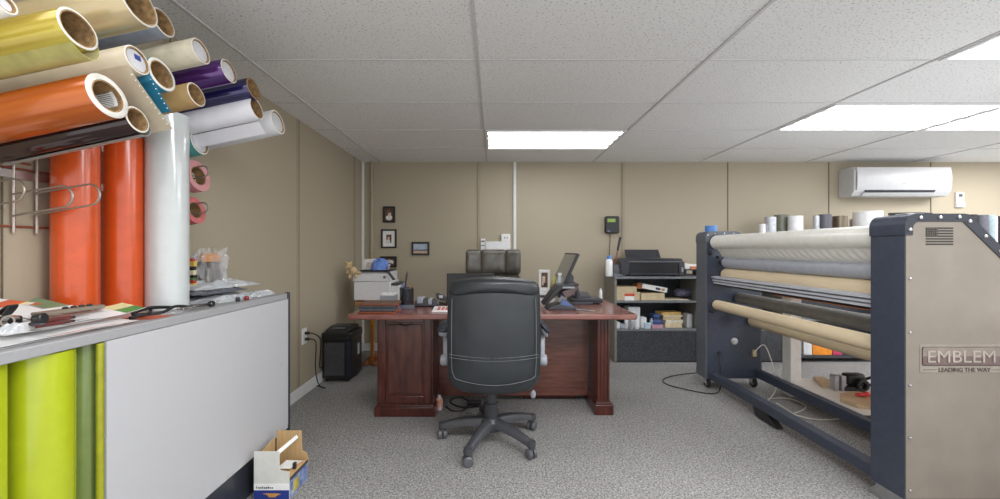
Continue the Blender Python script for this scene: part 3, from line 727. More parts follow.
build(MB().box(x1-.035, x1-.015, d-.003, d, z+h*.25, z+h*.5), 'button', GREYP, t, bev=.002)
# stacked trays right of the printer
d = 4.2
t = thing('paper_tray', 'black paper tray with white and orange sheets beside the printer', 'paper tray', (PX(690, d), d, z))
build(MB().box(PX(684.8, d), PX(702, d), d, d+.2, z, z+.012).box(PX(684.8, d), PX(702, d), d, d+.2, z+.06, z+.07).box(PX(684.8, d), PX(685.8, d), d, d+.2, z+.013, z+.059).box(PX(701, d), PX(702, d), d, d+.2, z+.013, z+.059), 'tray', BLACKP, t, smooth=False)
o = build(MB().prism([(PX(685.5, d), z+.071), (PX(701, d), z+.071), (PX(701, d), z+.12), (PX(692, d), z+.125), (PX(685.5, d), z+.135)], d+.03, d+.16, 'xz'), 'paper_stack', PAPER, None, (PX(690, d), d, z+.071), smooth=False)
tag(o, 'loose white papers standing on the black tray beside the printer', 'papers')
o = build(MB().box(PX(690.5, d), PX(700, d), d+.01, d+.028, z+.071, z+.1), 'orange_packet', mat('orange_packet', (214, 128, 88), rough=.5), None, (PX(693, d), d, z+.071), smooth=False)
tag(o, 'small orange packet on the black tray by the machine', 'packet')

# ------------------------------------------------------------------ things on the back wall
ac = thing('air_conditioner', 'white wall mounted air conditioner near the ceiling above the vinyl rolls', 'air conditioner', (PX(902, 4.35), YB, 1.9))
ax0, ax1 = PX(852.5, 4.3450), PX(950, 4.3450); az0, az1 = PZ(195.8, 4.3450), PZ(166.2, 4.3250)
ACW = mat('ac_white', (200, 200, 202), rough=.36, var=.01)
m = MB().prism([(YB, az0), (4.3750, az0), (4.3370, az0+.05), (4.3300, az1-.035), (4.3650, az1), (YB, az1)], ax0, ax1, 'yz')
build(m, 'body', ACW, ac, bev=.008, smooth=True)
# curved front cover
def accover(u, v):
    x = ax0+.02+(ax1-ax0-.04)*u; z = az0+.065+(az1-az0-.075)*v
    return (x, 4.3270-.012*math.sin(PI*min(1, v*1.1))**.5, z)
build(MB().sheet(accover, 20, 8, .004), 'front_cover', ACW, ac)
lx0, lx1 = ax0+.13, ax1-.2
slot = MB().prism([(4.3650, az0+.003), (4.3290, az0+.05), (4.3220, az0+.064), (4.3650, az0+.062)], lx0-.01, lx1+.01, 'yz')
build(slot, 'outlet_slot', DKGREY, ac, smooth=False)
build(MB().prism([(4.3600, az0-.004), (4.3220, az0+.030), (4.3200, az0+.034), (4.3270, az0+.034), (4.3670, az0)], lx0-.03, lx1-.005, 'yz'), 'louver', ACW, ac, bev=.002)
for i in range(2):
    build(MB().box(lx0+.2+.22*i, lx0+.215+.22*i, 4.3220, 4.3270, az0+.05, az0+.06), 'louver_clip', DKGREY, ac, smooth=False)
build(MB().box(PX(901.5, 4.3150), PX(905.5, 4.3150), 4.3135, 4.3145, PZ(183.8, 4.3150), PZ(183, 4.3150)), 'brand_mark', mat('faint_grey_mark', (170, 172, 176), rough=.5), ac, smooth=False)
d = YB
rc = thing('remote_control', 'white remote control in its holder on the wall right of the air conditioner', 'remote control', (PX(959, d), d, PZ(200, d)))
rx0, rx1 = PX(954, d), PX(961.5, d); rz0, rz1 = PZ(207, d), PZ(192.3, d)
build(MB().box(rx0, rx1, d-.022, d, rz0, rz1), 'body', WHITEP, rc, bev=.006)
build(MB().box(rx0-.004, rx1+.004, d-.028, d-.0005, rz0-.004, rz0+.06), 'holder', WHITEP, rc, bev=.004)
build(MB().box(rx0+.022, rx1-.022, d-.024, d-.022, rz1-.055, rz1-.02), 'screen', mat('lcd_dark', (92, 92, 98), rough=.3), rc, smooth=False)
# time clock
tcx0, tcx1, tcz0, tcz1 = PX(603.6, d), PX(617.4, d), PZ(233.4, d), PZ(216.4, d)
t = thing('time_clock', 'black wall mounted time clock with a green display', 'time clock', ((tcx0+tcx1)/2, d, tcz0))
build(MB().prism(rrect(tcx0, tcx1, tcz0, tcz1, .02), d-.055, d, 'xz'), 'housing', BLACKP, t, bev=.008)
build(MB().box(tcx0+.022, tcx1-.048, d-.058, d-.055, tcz1-.068, tcz1-.03), 'display', mat('green_display', (138, 170, 62), rough=.3), t, smooth=False)
build(MB().box(tcx1-.012, tcx1+.004, d-.05, d-.03, tcz0+.07, tcz0+.1), 'card_slot', GREYP, t, bev=.002)
build(MB().box(tcx0+.02, tcx0+.05, d-.057, d-.055, tcz0+.02, tcz0+.03), 'logo_mark', mat('faint_blue_mark', (120, 140, 190), rough=.5), t, smooth=False)
build(MB().tube(bez([(tcx0+.06, d-.02, tcz0+.002), (tcx0+.063, d-.012, tcz0-.1), (tcx0+.058, d-.012, tcz0-.22), (tcx0+.07, d-.012, tcz0-.5)], 24), .004), 'cable', mat('brown_cable', (88, 66, 54), rough=.5), t)
# framed pictures
def picture(px0, px1, py0, py1, mats, label, border=.022, mount=0, regions=()):
    x0, x1, z0, z1 = PX(px0, d), PX(px1, d), PZ(py1, d), PZ(py0, d)
    t = thing('picture_frame', label, 'framed picture', ((x0+x1)/2, d, z0), 'framed pictures on the back wall')
    m = MB(); fr = border
    m.box(x0, x1, d-.02, d, z0, z0+fr).box(x0, x1, d-.02, d, z1-fr, z1).box(x0, x0+fr, d-.02, d, z0+fr, z1-fr).box(x1-fr, x1, d-.02, d, z0+fr, z1-fr)
    build(m, 'frame', BLACKP, t, smooth=False)
    if mount:
        build(MB().box(x0+fr, x1-fr, d-.008, d, z0+fr, z1-fr), 'mount', PAPER, t, smooth=False)
        x0 += mount; x1 -= mount; z0 += mount*1.1; z1 -= mount*1.1
    m = MB(); w, h = x1-x0-2*fr, z1-z0-2*fr
    yf = d-.010
    m.box(x0+fr, x1-fr, yf, d-.001 if not mount else d-.008, z0+fr, z1-fr, 0)
    for k, (cx, cz, rx, rz, mi) in enumerate(regions):
        n = 14
        m.prism([(x0+fr+w*cx+w*rx*math.cos(2*PI*i/n), z0+fr+h*cz+h*rz*math.sin(2*PI*i/n)) for i in range(n)], yf-.0004*(k+1), yf, 'xz', mi)
    build(m, 'photo_print', mats, t, smooth=False)
ph = lambda n, c, c2: mat('print_'+n, c, rough=.4, rgb2=c2, scale=30)
A = [ph('dark', (52, 44, 40), (92, 74, 62)), ph('face', (196, 168, 150), (224, 206, 190)), ph('white', (214, 206, 200), (232, 230, 226)), ph('brown', (84, 56, 40), (128, 88, 58))]
picture(382.6, 394.6, 206.4, 222.6, A, 'topmost small framed photo on the back wall, dark portrait', .022, 0, ((.5, .25, .4, .22, 2), (.5, .56, .26, .24, 1), (.5, .76, .3, .14, 3), (.3, .6, .1, .2, 3)))
picture(380.8, 396, 229.2, 248, [A[3], A[1], A[2], A[0]], 'framed photo with wide white mount below the topmost portrait', .018, .04, ((.5, .75, .42, .2, 0), (.55, .5, .3, .25, 1), (.4, .2, .42, .2, 2), (.75, .5, .12, .3, 3)))
picture(380, 396.2, 256.2, 267.2, [A[0], A[1], A[2], ph('blue', (84, 104, 150), (130, 150, 184))], 'framed group photo partly hidden behind the blue cap', .02, 0, ((.3, .5, .16, .3, 3), (.55, .55, .14, .28, 1), (.75, .45, .14, .3, 2), (.5, .2, .3, .15, 0)))
t_ = [ph('sky', (150, 168, 186), (176, 188, 200)), ph('haze', (176, 150, 128), (196, 170, 140)), ph('field', (126, 86, 96), (150, 110, 110)), ph('hill', (74, 92, 128), (96, 110, 140))]
x0, x1, z0, z1 = PX(411.2, d), PX(428.8, d), PZ(255, d), PZ(241.8, d)
picture(411.2, 428.8, 241.8, 255, t_, 'framed landscape photo hanging alone right of the column of pictures', .02, 0, ())
tp = [o for o in COL.objects if o.name.startswith('photo_print')][-1]
fr = .02; m = MB()
m.box(x0+fr, x1-fr, d-.0104, d-.01, z0+fr, z0+fr+.03, 1).box(x0+fr, x1-fr, d-.0106, d-.0104, z0+fr+.03, z0+fr+.045, 0)
m.prism([(x0+fr, z0+fr+.03), (x1-fr, z0+fr+.03), (x1-fr, z0+fr+.05), (x0+fr+.09, z0+fr+.042), (x0+fr, z0+fr+.036)], d-.0112, d-.0106, 'xz', 2)
build(m, 'printed_field', [t_[2], t_[1], t_[3]], tp, smooth=False)
# white jack boxes on the raceway
t = thing('wall_jack_box', 'white wall jack box beside the raceway above the brown leather chair', 'jack box', (PX(497, d), d, PZ(249, d)))
build(MB().box(PX(485, d), PX(509.6, d), d-.05, d, PZ(250, d), PZ(241.5, d)), 'box', WHITEP, t, bev=.004)
build(MB().box(PX(500.6, d), PX(509.4, d), d-.045, d, PZ(241.4, d), PZ(234, d)), 'jack_plate', WHITEP, t, bev=.004)
build(MB().box(PX(503.5, d), PX(504.5, d), d-.047, d-.045, PZ(238.5, d), PZ(237, d)).box(PX(506, d), PX(507, d), d-.047, d-.045, PZ(238.5, d), PZ(237, d)), 'jack_hole', MDGREY, t, smooth=False)
t2 = thing('wall_sensor', 'small white box with dark slots on the wall, left of the jack box', 'wall sensor', (PX(482.3, d), d, PZ(249, d)))
x0, x1 = PX(480.2, d), PX(484.6, d)
build(MB().box(x0, x1, d-.04, d-.0125, PZ(250, d), PZ(238.6, d)), 'box', WHITEP, t2, bev=.003)
build(MB().box(x0+.006, x1-.006, d-.042, d-.04, PZ(246, d), PZ(245, d)).box(x0+.006, x1-.006, d-.042, d-.04, PZ(242, d), PZ(240.5, d)), 'slot', MDGREY, t2, smooth=False)

# ------------------------------------------------------------------ left wall: outlet, shredder
oy = 3.15
t = thing('wall_outlet', 'white wall outlet with two black plugs on the left wall', 'outlet', (XL, oy, .49))
oz0, oz1 = PZ(344.5, 3.13), PZ(328.5, 3.13)
build(MB().box(XL, XL+.008, oy-.038, oy+.038, oz0, oz1), 'cover_plate', WHITEP, t, bev=.003)
zA = oz0+.088; zB = oz0+.04
for zc in (zA, zB): build(MB().box(XL+.008, XL+.011, oy-.017, oy+.017, zc-.014, zc+.014), 'socket', WHITEP, t, bev=.002)
sy0, sy1 = 3.45, 3.76; sx0, sx1 = PX(320.5, 3.45), PX(350, 3.45)
def plugcord(z, end, mid, label):
    t = thing('plug_cord', label, 'cord', (XL+.012, oy, z))
    build(MB().box(XL+.011, XL+.045, oy-.012, oy+.012, z-.011, z+.011), 'plug', BLACKP, t, bev=.004)
    build(MB().tube(bez([(XL+.044, oy, z), (XL+.085, oy+.005, z-.01)]+mid+[end], 40), .0045), 'cord', CABLEB, t)
plugcord(zA, (sx0-.007, sy0+.03, .12), [(XL+.10, oy+.08, z_) for z_ in (.42,)]+[(XL+.06, oy+.16, .25), (XL+.022, oy+.24, .15)], 'upper black plug and cord running from the outlet to the shredder')
plugcord(zB, (sx0-.01, sy0-.09, .0055), [(XL+.085, oy+.03, .38), (XL+.07, oy+.05, .2), (XL+.08, oy+.09, .05), (XL+.11, oy+.14, .0065)], 'lower black plug and cord hanging from the outlet down to the floor')
t = thing('paper_shredder', 'black paper shredder standing on the carpet beside the left wall', 'paper shredder', ((sx0+sx1)/2, (sy0+sy1)/2, 0))
zt = .445
SHB = mat('shredder_black', (30, 31, 34), rough=.33, var=.1); 
build(MB().prism(rrect(sx0, sx1, sy0, sy1, .03), .028, .362, 'xy'), 'bin', SHB, t)
build(MB().box(sx0+.03, sx1-.055, sy0-.006, sy0, .06, .345), 'front_door', mat('shredder_grey', (74, 74, 78), rough=.35), t, bev=.003)
build(MB().prism(rrect(sx0-.004, sx1+.006, sy0-.006, sy1+.004, .035), .364, .43, 'xy'), 'head', SHB, t, bev=.008)
build(MB().prism([(sy0+.0, .431), (sy1-.01, .431), (sy1-.02, .465), (sy0+.15, .47), (sy0+.04, .452)], sx0+.02, sx1-.03, 'yz'), 'feed_top', SHB, t, bev=.008)
build(MB().box(sx0+.045, sx1-.055, sy0+.14, sy0+.16, .4705, .4735), 'feed_slot', MDGREY, t, smooth=False)
build(MB().box(sx0+.07, sx1-.08, sy0+.05, sy0+.1, .4575, .4625), 'control_panel', MDGREY, t, bev=.002)
build(MB().box(sx1, sx1+.002, sy0+.17, sy0+.22, .2, .3), 'side_label', mat('pale_label', (196, 200, 204), rough=.5), t, smooth=False)
build(MB().box(sx1-.03, sx1+.001, sy0-.004, sy0-.001, .05, .36), 'corner_trim', mat('shredder_blue', (36, 44, 66), rough=.3), t, smooth=False)
for x in (sx0+.04, sx1-.03):
    for y in (sy0+.03, sy1-.03):
        build(MB().lathe([(.013, -.008), (.0135, 0), (.013, .008)], (x, y, .0135), (1, 0, 0), 14).box(x-.006, x+.006, y-.006, y+.006, .02, .03), 'caster', BLACKM, t)

# ------------------------------------------------------------------ printer stand with the printer and toys
t = thing('printer_stand', 'small orange wooden stand behind the left end of the desk', 'stand', (-1.1, 3.98, 0))
PINE = mat_wood('orange_pine', (168, 98, 36), (206, 134, 58), stretch=(3, 3, .4))
px0, px1 = PX(356, 3.8), PX(399, 3.8); stz = .66
build(MB().box(px0, px1, 3.76, 4.20, stz-.03, stz), 'top', PINE, t, bev=.004)
for x in (PX(370, 3.94), px1-.05):
    for y in (3.93, 4.16): build(MB().box(x, x+.032, y, y+.032, 0, stz-.03), 'leg', PINE, t, bev=.004)
build(MB().box(px0+.02, PX(367, 3.8), 3.94, 3.95, stz-.07, stz-.03), 'apron', PINE, t, smooth=False)
d = 3.8; x0, x1 = PX(353, d), PX(389.5, d)
pr = thing('office_printer', 'white office printer on the wooden stand behind the desk corner', 'printer', ((x0+x1)/2, d, stz))
OPW = mat('printer_white', (222, 222, 224), rough=.4, var=.015)
zq = PZ(281.5, d); zt = PZ(274.5, d)
build(MB().box(x0, x1, d, d+.34, stz+.012, zq), 'body', OPW, pr, bev=.008)
build(MB().box(x0+.02, x0+.06, d+.03, d+.3, stz, stz+.012).box(x1-.06, x1-.02, d+.03, d+.3, stz, stz+.012), 'foot', DKGREY, pr, smooth=False)
zs = PZ(271.5, d)
build(MB().prism([(d-.004, zq+.002), (d+.33, zq+.002), (d+.33, zs), (d+.04, zs), (d-.004, zs-.03)], x0-.006, x1-.012, 'yz'), 'scanner_lid', OPW, pr, bev=.006)
xr = PX(397.5, d)
build(MB().box(x1+.001, xr, d+.02, d+.3, stz+.012, PZ(286, d)), 'side_tray', OPW, pr, bev=.005)
build(MB().box(x1+.001, xr-.01, d+.03, d+.28, PZ(285.8, d), PZ(283.5, d)), 'tray_slot', DKGREY, pr, smooth=False)
build(MB().prism([(x1-.03, zs+.004), (x1-.005, zs+.004), (x1+.055, zs-.075), (x1+.03, zs-.082)], d-.03, d-.008, 'xz'), 'control_arm', DKGREY, pr, bev=.003)
build(MB().lathe([(.014, 0), (.014, .003), (0, .003)], (PX(383.8, d), d-.004, PZ(277, d)), (0, -1, 0), 16), 'logo_disc', MDGREY, pr)
zz = zs+.001
o = build(MB().box(PX(358.5, d), PX(389, d), d+.0, d+.26, zz, zz+.012), 'clipboard', BLACKP, None, (PX(373, d), d, zz), bev=.003); tag(o, 'flat black tray lying on top of the white office printer', 'tray')
zz += .0125
o = build(MB().prism([(PX(358.3, d), zz), (PX(371, d), zz), (PX(371.5, d), PZ(258.8, d)), (PX(358.8, d), PZ(259.5, d))], d+.14, d+.146, 'xz').box(PX(361, d), PX(369, d), d+.139, d+.14, zz+.02, zz+.07, 1), 'greeting_card',
          [PAPER, mat('card_print', (206, 176, 160), rough=.6, scale=20, rgb2=(232, 226, 222))], None, (PX(365, d), d+.14, zz), smooth=False)
tag(o, 'white photo card standing on the printer behind the blue cap', 'card')
t = thing('fabric_cap', 'crumpled blue fabric cap lying on top of the office printer', 'cap', (PX(377, d), d+.07, zz))
cx = PX(376.8, d)
def capf(a, b):
    th = a*2*PI; ph_ = b*PI/2
    k = 1+.10*math.sin(5*th)*math.sin(2*ph_)+.07*math.sin(3*th+1)
    return Vector((cx+.086*math.cos(th)*math.cos(ph_)**.8*k, d+.07+.07*math.sin(th)*math.cos(ph_)**.8*k, zz+.002+(.102+.012*math.sin(4*th))*math.sin(ph_)**.9))
build(MB().sheet(lambda u, v: capf(u, v*.985), 40, 12, .003), 'crown', mat('blue_cloth', (104, 136, 206), rough=.8, var=.1, scale=40, bump=.3), t)
o = thing('toy_figure', 'small purple and white toy beside the blue cap on the printer', 'toy', (PX(387, d), d+.03, zz))
build(MB().ell((PX(386.8, d), d+.03, zz+.02), .016, .016, .02), 'body', mat('lilac_toy', (150, 138, 168), rough=.6), o)
build(MB().ell((PX(387.6, d), d+.03, zz+.048), .012, .012, .012), 'head', mat('pale_toy', (206, 198, 204), rough=.6), o)
# teddy hanging over the left edge
t = thing('plush_bear', 'beige plush bear hanging off the left edge of the office printer', 'plush toy', (PX(352, d), d-.02, zz))
FUR = mat('beige_fur', (208, 184, 140), rough=.95, var=.14, scale=60, bump=.6, bscale=180)
m = MB()
c = P(352.5, 270.5, d-.02)
m.ell(c, .038, .032, .04).ell(P(347.8, 265.3, d-.02), .031, .028, .028).ell(P(345.3, 262.3, d-.02), .011, .009, .011).ell(P(350.4, 262.4, d-.02), .011, .009, .011)
m.ell(P(345.5, 267, d-.045), .012, .012, .010).ell(P(358, 272.6, d-.02), .028, .015, .014).ell(P(349.5, 276, d-.02), .015, .015, .028).ell(P(355.5, 276, d-.02), .015, .015, .022).ell(P(347, 271.5, d-.03), .016, .013, .02)
build(m, 'body', FUR, t)
m = MB(); [m.ell(P(a, b, d-.047), .0035, .0035, .0035, 8, 6) for a, b in ((346.3, 264.2), (349, 264.4))]
build(m, 'eye', BLACKM, t)
# small things on the floor under the stand and below the printer
t = thing('plush_toy', 'brown plush toy on the carpet at the foot of the wooden stand', 'plush toy', (PX(371, 3.98), 3.98, 0))
m = MB(); BRF = mat('brown_fur', (158, 102, 70), rough=.95, var=.2, scale=50, bump=.5, bscale=160)
m.ell((PX(371, 3.98), 3.98, .045), .05, .04, .045).ell((PX(375, 3.98), 3.97, .085), .033, .03, .03).ell((PX(366.5, 3.98), 3.95, .025), .03, .035, .024).ell((PX(375.5, 3.98), 3.94, .022), .028, .035, .022).ell((PX(372.6, 3.98), 3.97, .112), .01, .008, .011).ell((PX(377.4, 3.98), 3.97, .112), .01, .008, .011)
build(m, 'body', BRF, t)

# ------------------------------------------------------------------ desk
DT = .735
dk = thing('executive_desk', 'red brown mahogany executive desk with panelled pedestal and fluted corner column', 'desk', (0, 3.0, 0))
dx0, dx1, dy0, dy1 = -.975, .945, 2.60, 3.36
build(MB().prism(rrect(dx0, dx1, dy0, dy1, .012), DT-.037, DT, 'xy'), 'desktop', MAHOGT, dk, bev=.008, seg=3)
def pedestal(x0, x1, y0, y1):
    p = build(MB().box(x0, x1, y0, y1, .07, DT-.038), 'pedestal', MAHOG, dk, bev=.004)
    build(MB().box(x0-.016, x1+.016, y0-.016, y1+.016, 0, .068).box(x0-.008, x1+.008, y0-.008, y1+.008, .068, .078), 'plinth', MAHOG, p, bev=.005)
    w = x1-x0; fx0, fx1, fz0, fz1 = x0+.012, x1-.012, .095, DT-.05
    a = .05
    m = MB().box(fx0, fx0+a, y0-.014, y0, fz0, fz1).box(fx1-a, fx1, y0-.014, y0, fz0, fz1).box(fx0+a, fx1-a, y0-.014, y0, fz0, fz0+a).box(fx0+a, fx1-a, y0-.014, y0, fz1-.03, fz1)
    build(m, 'panel_frame', MAHOG, p, bev=.004)
    build(MB().box(fx0+a+.014, fx1-a-.014, y0-.008, y0, fz0+a+.014, fz1-.044), 'raised_panel', MAHOGP, p, bev=.007)
    return p
pedestal(PX(376.5, 2.745), PX(432.5, 2.745), 2.745, 3.30)
def column(x0, x1, y0, y1):
    c = build(MB().box(x0, x1, y0, y1, .07, DT-.038), 'corner_column', MAHOG, dk, bev=.003)
    build(MB().box(x0-.02, x1+.02, y0-.03, y1+.0, 0, .075).box(x0-.012, x1+.012, y0-.016, y1, .075, .085), 'plinth', MAHOG, c, bev=.005)
    n = 4; w = (x1-x0)/n
    for i in range(n):
        xx = x0+w*(i+.5)
        build(MB().lathe([(w*.34, .1), (w*.34, DT-.06)], (xx, y0, 0), n=12), 'flute', MAHOG, c)
column(PX(596, 2.785), PX(609, 2.785), 2.785, 3.28)
build(MB().box(PX(438, 3.0), PX(588, 3.0)-.01, 3.0, 3.02, .05, DT-.038), 'modesty_panel', MAHOGM, dk, smooth=False)
build(MB().box(.20, .66, 3.05, 3.30, .07, DT-.04).box(.22, .64, 3.07, 3.28, 0, .07), 'drawer_block', MAHOG, dk, bev=.004)
# hanging cable below the front edge, clutter under the desk
o = build(MB().tube(bez([P(396, 320.4, 2.74)+Vector((0,0,.012)), P(399, 324, 2.73), P(404, 325.8, 2.73), P(410, 324.2, 2.73), P(414, 320.2, 2.74)+Vector((0,0,.012))], 30), .0035), 'desk_cable', CABLEB)
tag(o, 'thin black cable looping below the desktop edge above the left pedestal', 'cable')
t = bottle(PX(438.5, 2.86), 2.86, 0, .105, .026, mat('orange_can', (206, 120, 70), rough=.4, scale=20, rgb2=(220, 214, 220)), WHITEP, 'small orange and white can on the carpet under the desk', cat='can', name='spray_can')
def coil(pts, r, label, m=CABLEB): tag(build(MB().tube(bez(pts, 60), r), 'cable', m), label, 'cable')
coil([(-.36, 2.9, .006), (-.30, 2.82, .006), (-.22, 2.84, .006), (-.2, 2.94, .03), (-.28, 2.97, .05), (-.33, 2.92, .03), (-.24, 2.86, .018), (-.12, 2.9, .006), (.02, 2.93, .006)], .006, 'black cable tangle on the carpet under the desk behind the chair base')
coil([(-.2, 2.78, .006), (-.12, 2.84, .006), (0, 2.86, .006), (.12, 2.92, .006)], .005, 'thin grey cable on the carpet under the desk', MDGREY)
o = build(MB().box(-.2, -.1, 2.92, 2.965, .0, .035), 'power_adapter', BLACKP, None, (-.15, 2.94, 0), bev=.006); tag(o, 'black power adapter on the carpet under the desk', 'adapter')

# things on the desk --------------------------------------------------
t = thing('zip_pouch', 'grey pouch with orange edging at the left front corner of the desk', 'pouch', (PX(377, 2.75), 2.8, DT))
ox0, ox1 = PX(357.5, 2.66), PX(395, 2.66)
OR = mat('orange_edging', (150, 80, 46), rough=.5, var=.05); GF = mat('grey_fabric', (74, 76, 82), rough=.8, var=.12, scale=60)
def slab(z0, z1, m, name, yo=0.0, e=0.0):
    build(MB().prism(rrect(ox0-e, ox1+e, 2.65+yo-e, 2.83, .012), z0, z1, 'xy'), name, m, t, bev=min(.006, (z1-z0)*.4))
slab(DT, DT+.007, OR, 'orange_flap', 0, .003); slab(DT+.0075, DT+.032, GF, 'pocket', .010, -.004); slab(DT+.0325, DT+.0515, GF, 'pocket', .004, -.002); slab(DT+.052, DT+.057, OR, 'orange_flap', 0, .003); slab(DT+.0575, DT+.063, mat('brown_cover', (112, 84, 70), rough=.7), 'top_cover', .004, .001)
build(MB().tube(bez([(ox1-.01, 2.68, DT+.052), (ox1+.012, 2.68, DT+.056), (ox1+.014, 2.68, DT+.03), (ox1-.005, 2.68, DT+.01)], 16), .0035), 'zip_edge', OR, t)
d = 3.02
t = thing('desk_organizer', 'stack of grey and white cards behind the orange edged pouch', 'card stack', (PX(386, d), d, DT))
build(MB().box(PX(379, d), PX(394, d), d, d+.1, DT, DT+.075), 'holder', GREYP, t, bev=.004)
build(MB().box(PX(380.5, d), PX(393, d), d+.01, d+.09, DT+.0755, DT+.095), 'cards', PAPER, t, smooth=False)
# wire pen cup
d = 2.86; cx0, cx1 = PX(397.6, d), PX(411.5, d); ccx = (cx0+cx1)/2; ct = PZ(288.5, d)
t = thing('pen_cup', 'black mesh pen cup full of pens on the left of the desk', 'pen cup', (ccx, d+.05, DT))
MESHM = mat('black_mesh', (44, 46, 54), rough=.4, metal=.3, alpha=.5)
rr = (cx1-cx0)/2
build(MB().lathe([(rr-.002, .006), (rr-.002, ct-DT-.004), (rr, ct-DT-.004), (rr, .006)], (ccx, d+.05, DT), n=26, closed=True), 'mesh_wall', MESHM, t)
build(MB().lathe([(0, 0), (rr, 0), (rr, .006), (0, .006)], (ccx, d+.05, DT), n=26), 'bottom', BLACKP, t)
build(MB().lathe([(rr-.003, ct-DT-.0035), (rr+.001, ct-DT-.0035), (rr+.001, ct-DT+.002), (rr-.003, ct-DT+.002)], (ccx, d+.05, DT), n=26, closed=True), 'rim', DKGREY, t)
build(MB().prism(rrect(cx0-.03, cx1+.02, d-.035, d-.006, .006), DT, DT+.028, 'xy'), 'front_tray', mat('smoky_tray', (98, 100, 112), rough=.3), t, bev=.003)
pens = [((398.0, 271.5), BLACKP, .006, 'tall black pen in the mesh cup', 4), ((402, 282), mat('pen_blue', (70, 98, 176), rough=.4), .0045, 'blue pen in the mesh cup', 0), ((405, 279), mat('pen_navy', (46, 56, 96), rough=.4), .0045, 'navy pen in the mesh cup', 0), ((409.8, 285), mat('pen_orange', (206, 140, 74), rough=.4), .004, 'orange pencil in the mesh cup', 0), ((400.2, 286), mat('pen_grey', (128, 132, 142), rough=.4), .004, 'grey pen in the mesh cup', 0)]
for k, ((px, py), m_, r, lb, sh) in enumerate(pens):
    tx = px+ (8.5 if sh else 0)
    b = Vector((ccx-.028+.014*k, d+.03+.01*k, DT+.012)); e = P(tx, py, d+.05+.008*k)
    t = thing('pen', lb, 'pen', b, 'pens in the mesh cup')
    build(MB().cyl(b, b.lerp(e, .93), r, n=10), 'barrel', m_, t); build(MB().cyl(b.lerp(e, .932), e, r*.8, r*.5, n=10), 'tip', DKGREY if sh else m_, t)
o = build(MB().prism(rrect(PX(394.5, 2.78), PX(399.5, 2.78), 2.775, 2.80, .004), DT, DT+.03, 'xy'), 'eraser_block', mat('blue_block', (92, 106, 170), rough=.5), None, (PX(396, 2.78), 2.78, DT)); tag(o, 'small blue block left of the pen cup tray', 'block')
# label printer / tape dispensers
d = 2.95
t = thing('tape_dispenser', 'black and grey tape dispenser on the desk right of the pen cup', 'tape dispenser', (PX(427, d), d, DT))
xa, xb = PX(413.5, d), PX(438.5, d)
build(MB().prism([(xa, DT), (xb, DT), (xb, DT+.028), (xb-.05, DT+.055), (xb-.1, DT+.058), (xa+.03, DT+.06), (xa, DT+.03)], d, d+.08, 'xz'), 'body', DKGREY, t, bev=.008)
build(MB().box(xa+.015, xa+.07, d-.002, d+.082, DT+.02, DT+.073), 'tape_roll_cover', GREYP, t, bev=.01)
build(MB().box(xb-.085, xb-.055, d-.003, d+.083, DT+.015, DT+.062), 'cutter_cover', GREYP, t, bev=.006)
t = thing('stapler', 'black stapler with a silver mouth left of the desk monitor', 'stapler', (PX(441, 3.08), 3.08, DT))
build(MB().box(PX(436, 3.08), PX(448, 3.08), 3.08, 3.12, DT, DT+.012), 'base', BLACKP, t, bev=.003)
build(MB().prism([(PX(436, 3.08), DT+.04), (PX(448, 3.08), DT+.02), (PX(448, 3.08), DT+.045), (PX(437, 3.08), DT+.092), (PX(434.5, 3.08), DT+.08)], 3.082, 3.118, 'xz'), 'arm', DKGREY, t, bev=.005)
build(MB().box(PX(438.5, 3.08), PX(442, 3.08), 3.079, 3.0815, DT+.05, DT+.07), 'silver_plate', STEEL, t, smooth=False)
build(MB().box(PX(445, 3.08), PX(448, 3.08), 3.085, 3.115, DT+.012, DT+.025), 'hinge', BLACKP, t, smooth=False)
def on_desk(x, y): dd = F*(CZ-DT-.01)/(y-VY); return PX(x, dd), dd
t = thing('calculator', 'white calculator with red keys on the desk beside the black chair', 'calculator', (PX(440, 2.72), 2.72, DT))
qx0, qx1 = PX(431, 2.68), PX(449, 2.68)
build(MB().prism([(2.67, DT), (2.80, DT), (2.80, DT+.026), (2.67, DT+.012)], qx0, qx1, 'yz'), 'body', WHITEP, t, bev=.004)
for i in range(3):
    for j in range(2):
        x = qx0+.035+.028*i; y = 2.695+.04*j; zz = DT+.012+.014*(y-2.67)/.13
        build(MB().box(x, x+.018, y, y+.022, zz+.001, zz+.006), 'key', mat('red_key', (190, 66, 58), rough=.5), t, smooth=False)
# rear monitor seen from behind
d = 3.06
t = thing('desktop_monitor', 'flat black monitor on the desk, seen from behind the black chair', 'monitor', (PX(469, d), d, DT))
ma, mb_ = PX(446, d), PX(493.2, d); mz = PZ(273.4, d)
build(MB().box(ma, mb_, d, d+.022, DT+.045, mz), 'back_shell', BLACKP, t, bev=.005)
build(MB().box(ma+.012, mb_-.012, d+.0222, d+.0245, DT+.06, mz-.012), 'screen', mat('dark_screen', (24, 26, 30), rough=.12), t, smooth=False)
build(MB().box((ma+mb_)/2-.03, (ma+mb_)/2+.03, d-.03, d-.001, DT+.01, DT+.15), 'stand_neck', BLACKP, t, bev=.004)
build(MB().prism(rrect((ma+mb_)/2-.11, (ma+mb_)/2+.11, d-.06, d+.1, .03), DT, DT+.01, 'xy'), 'stand_foot', BLACKP, t, bev=.003)
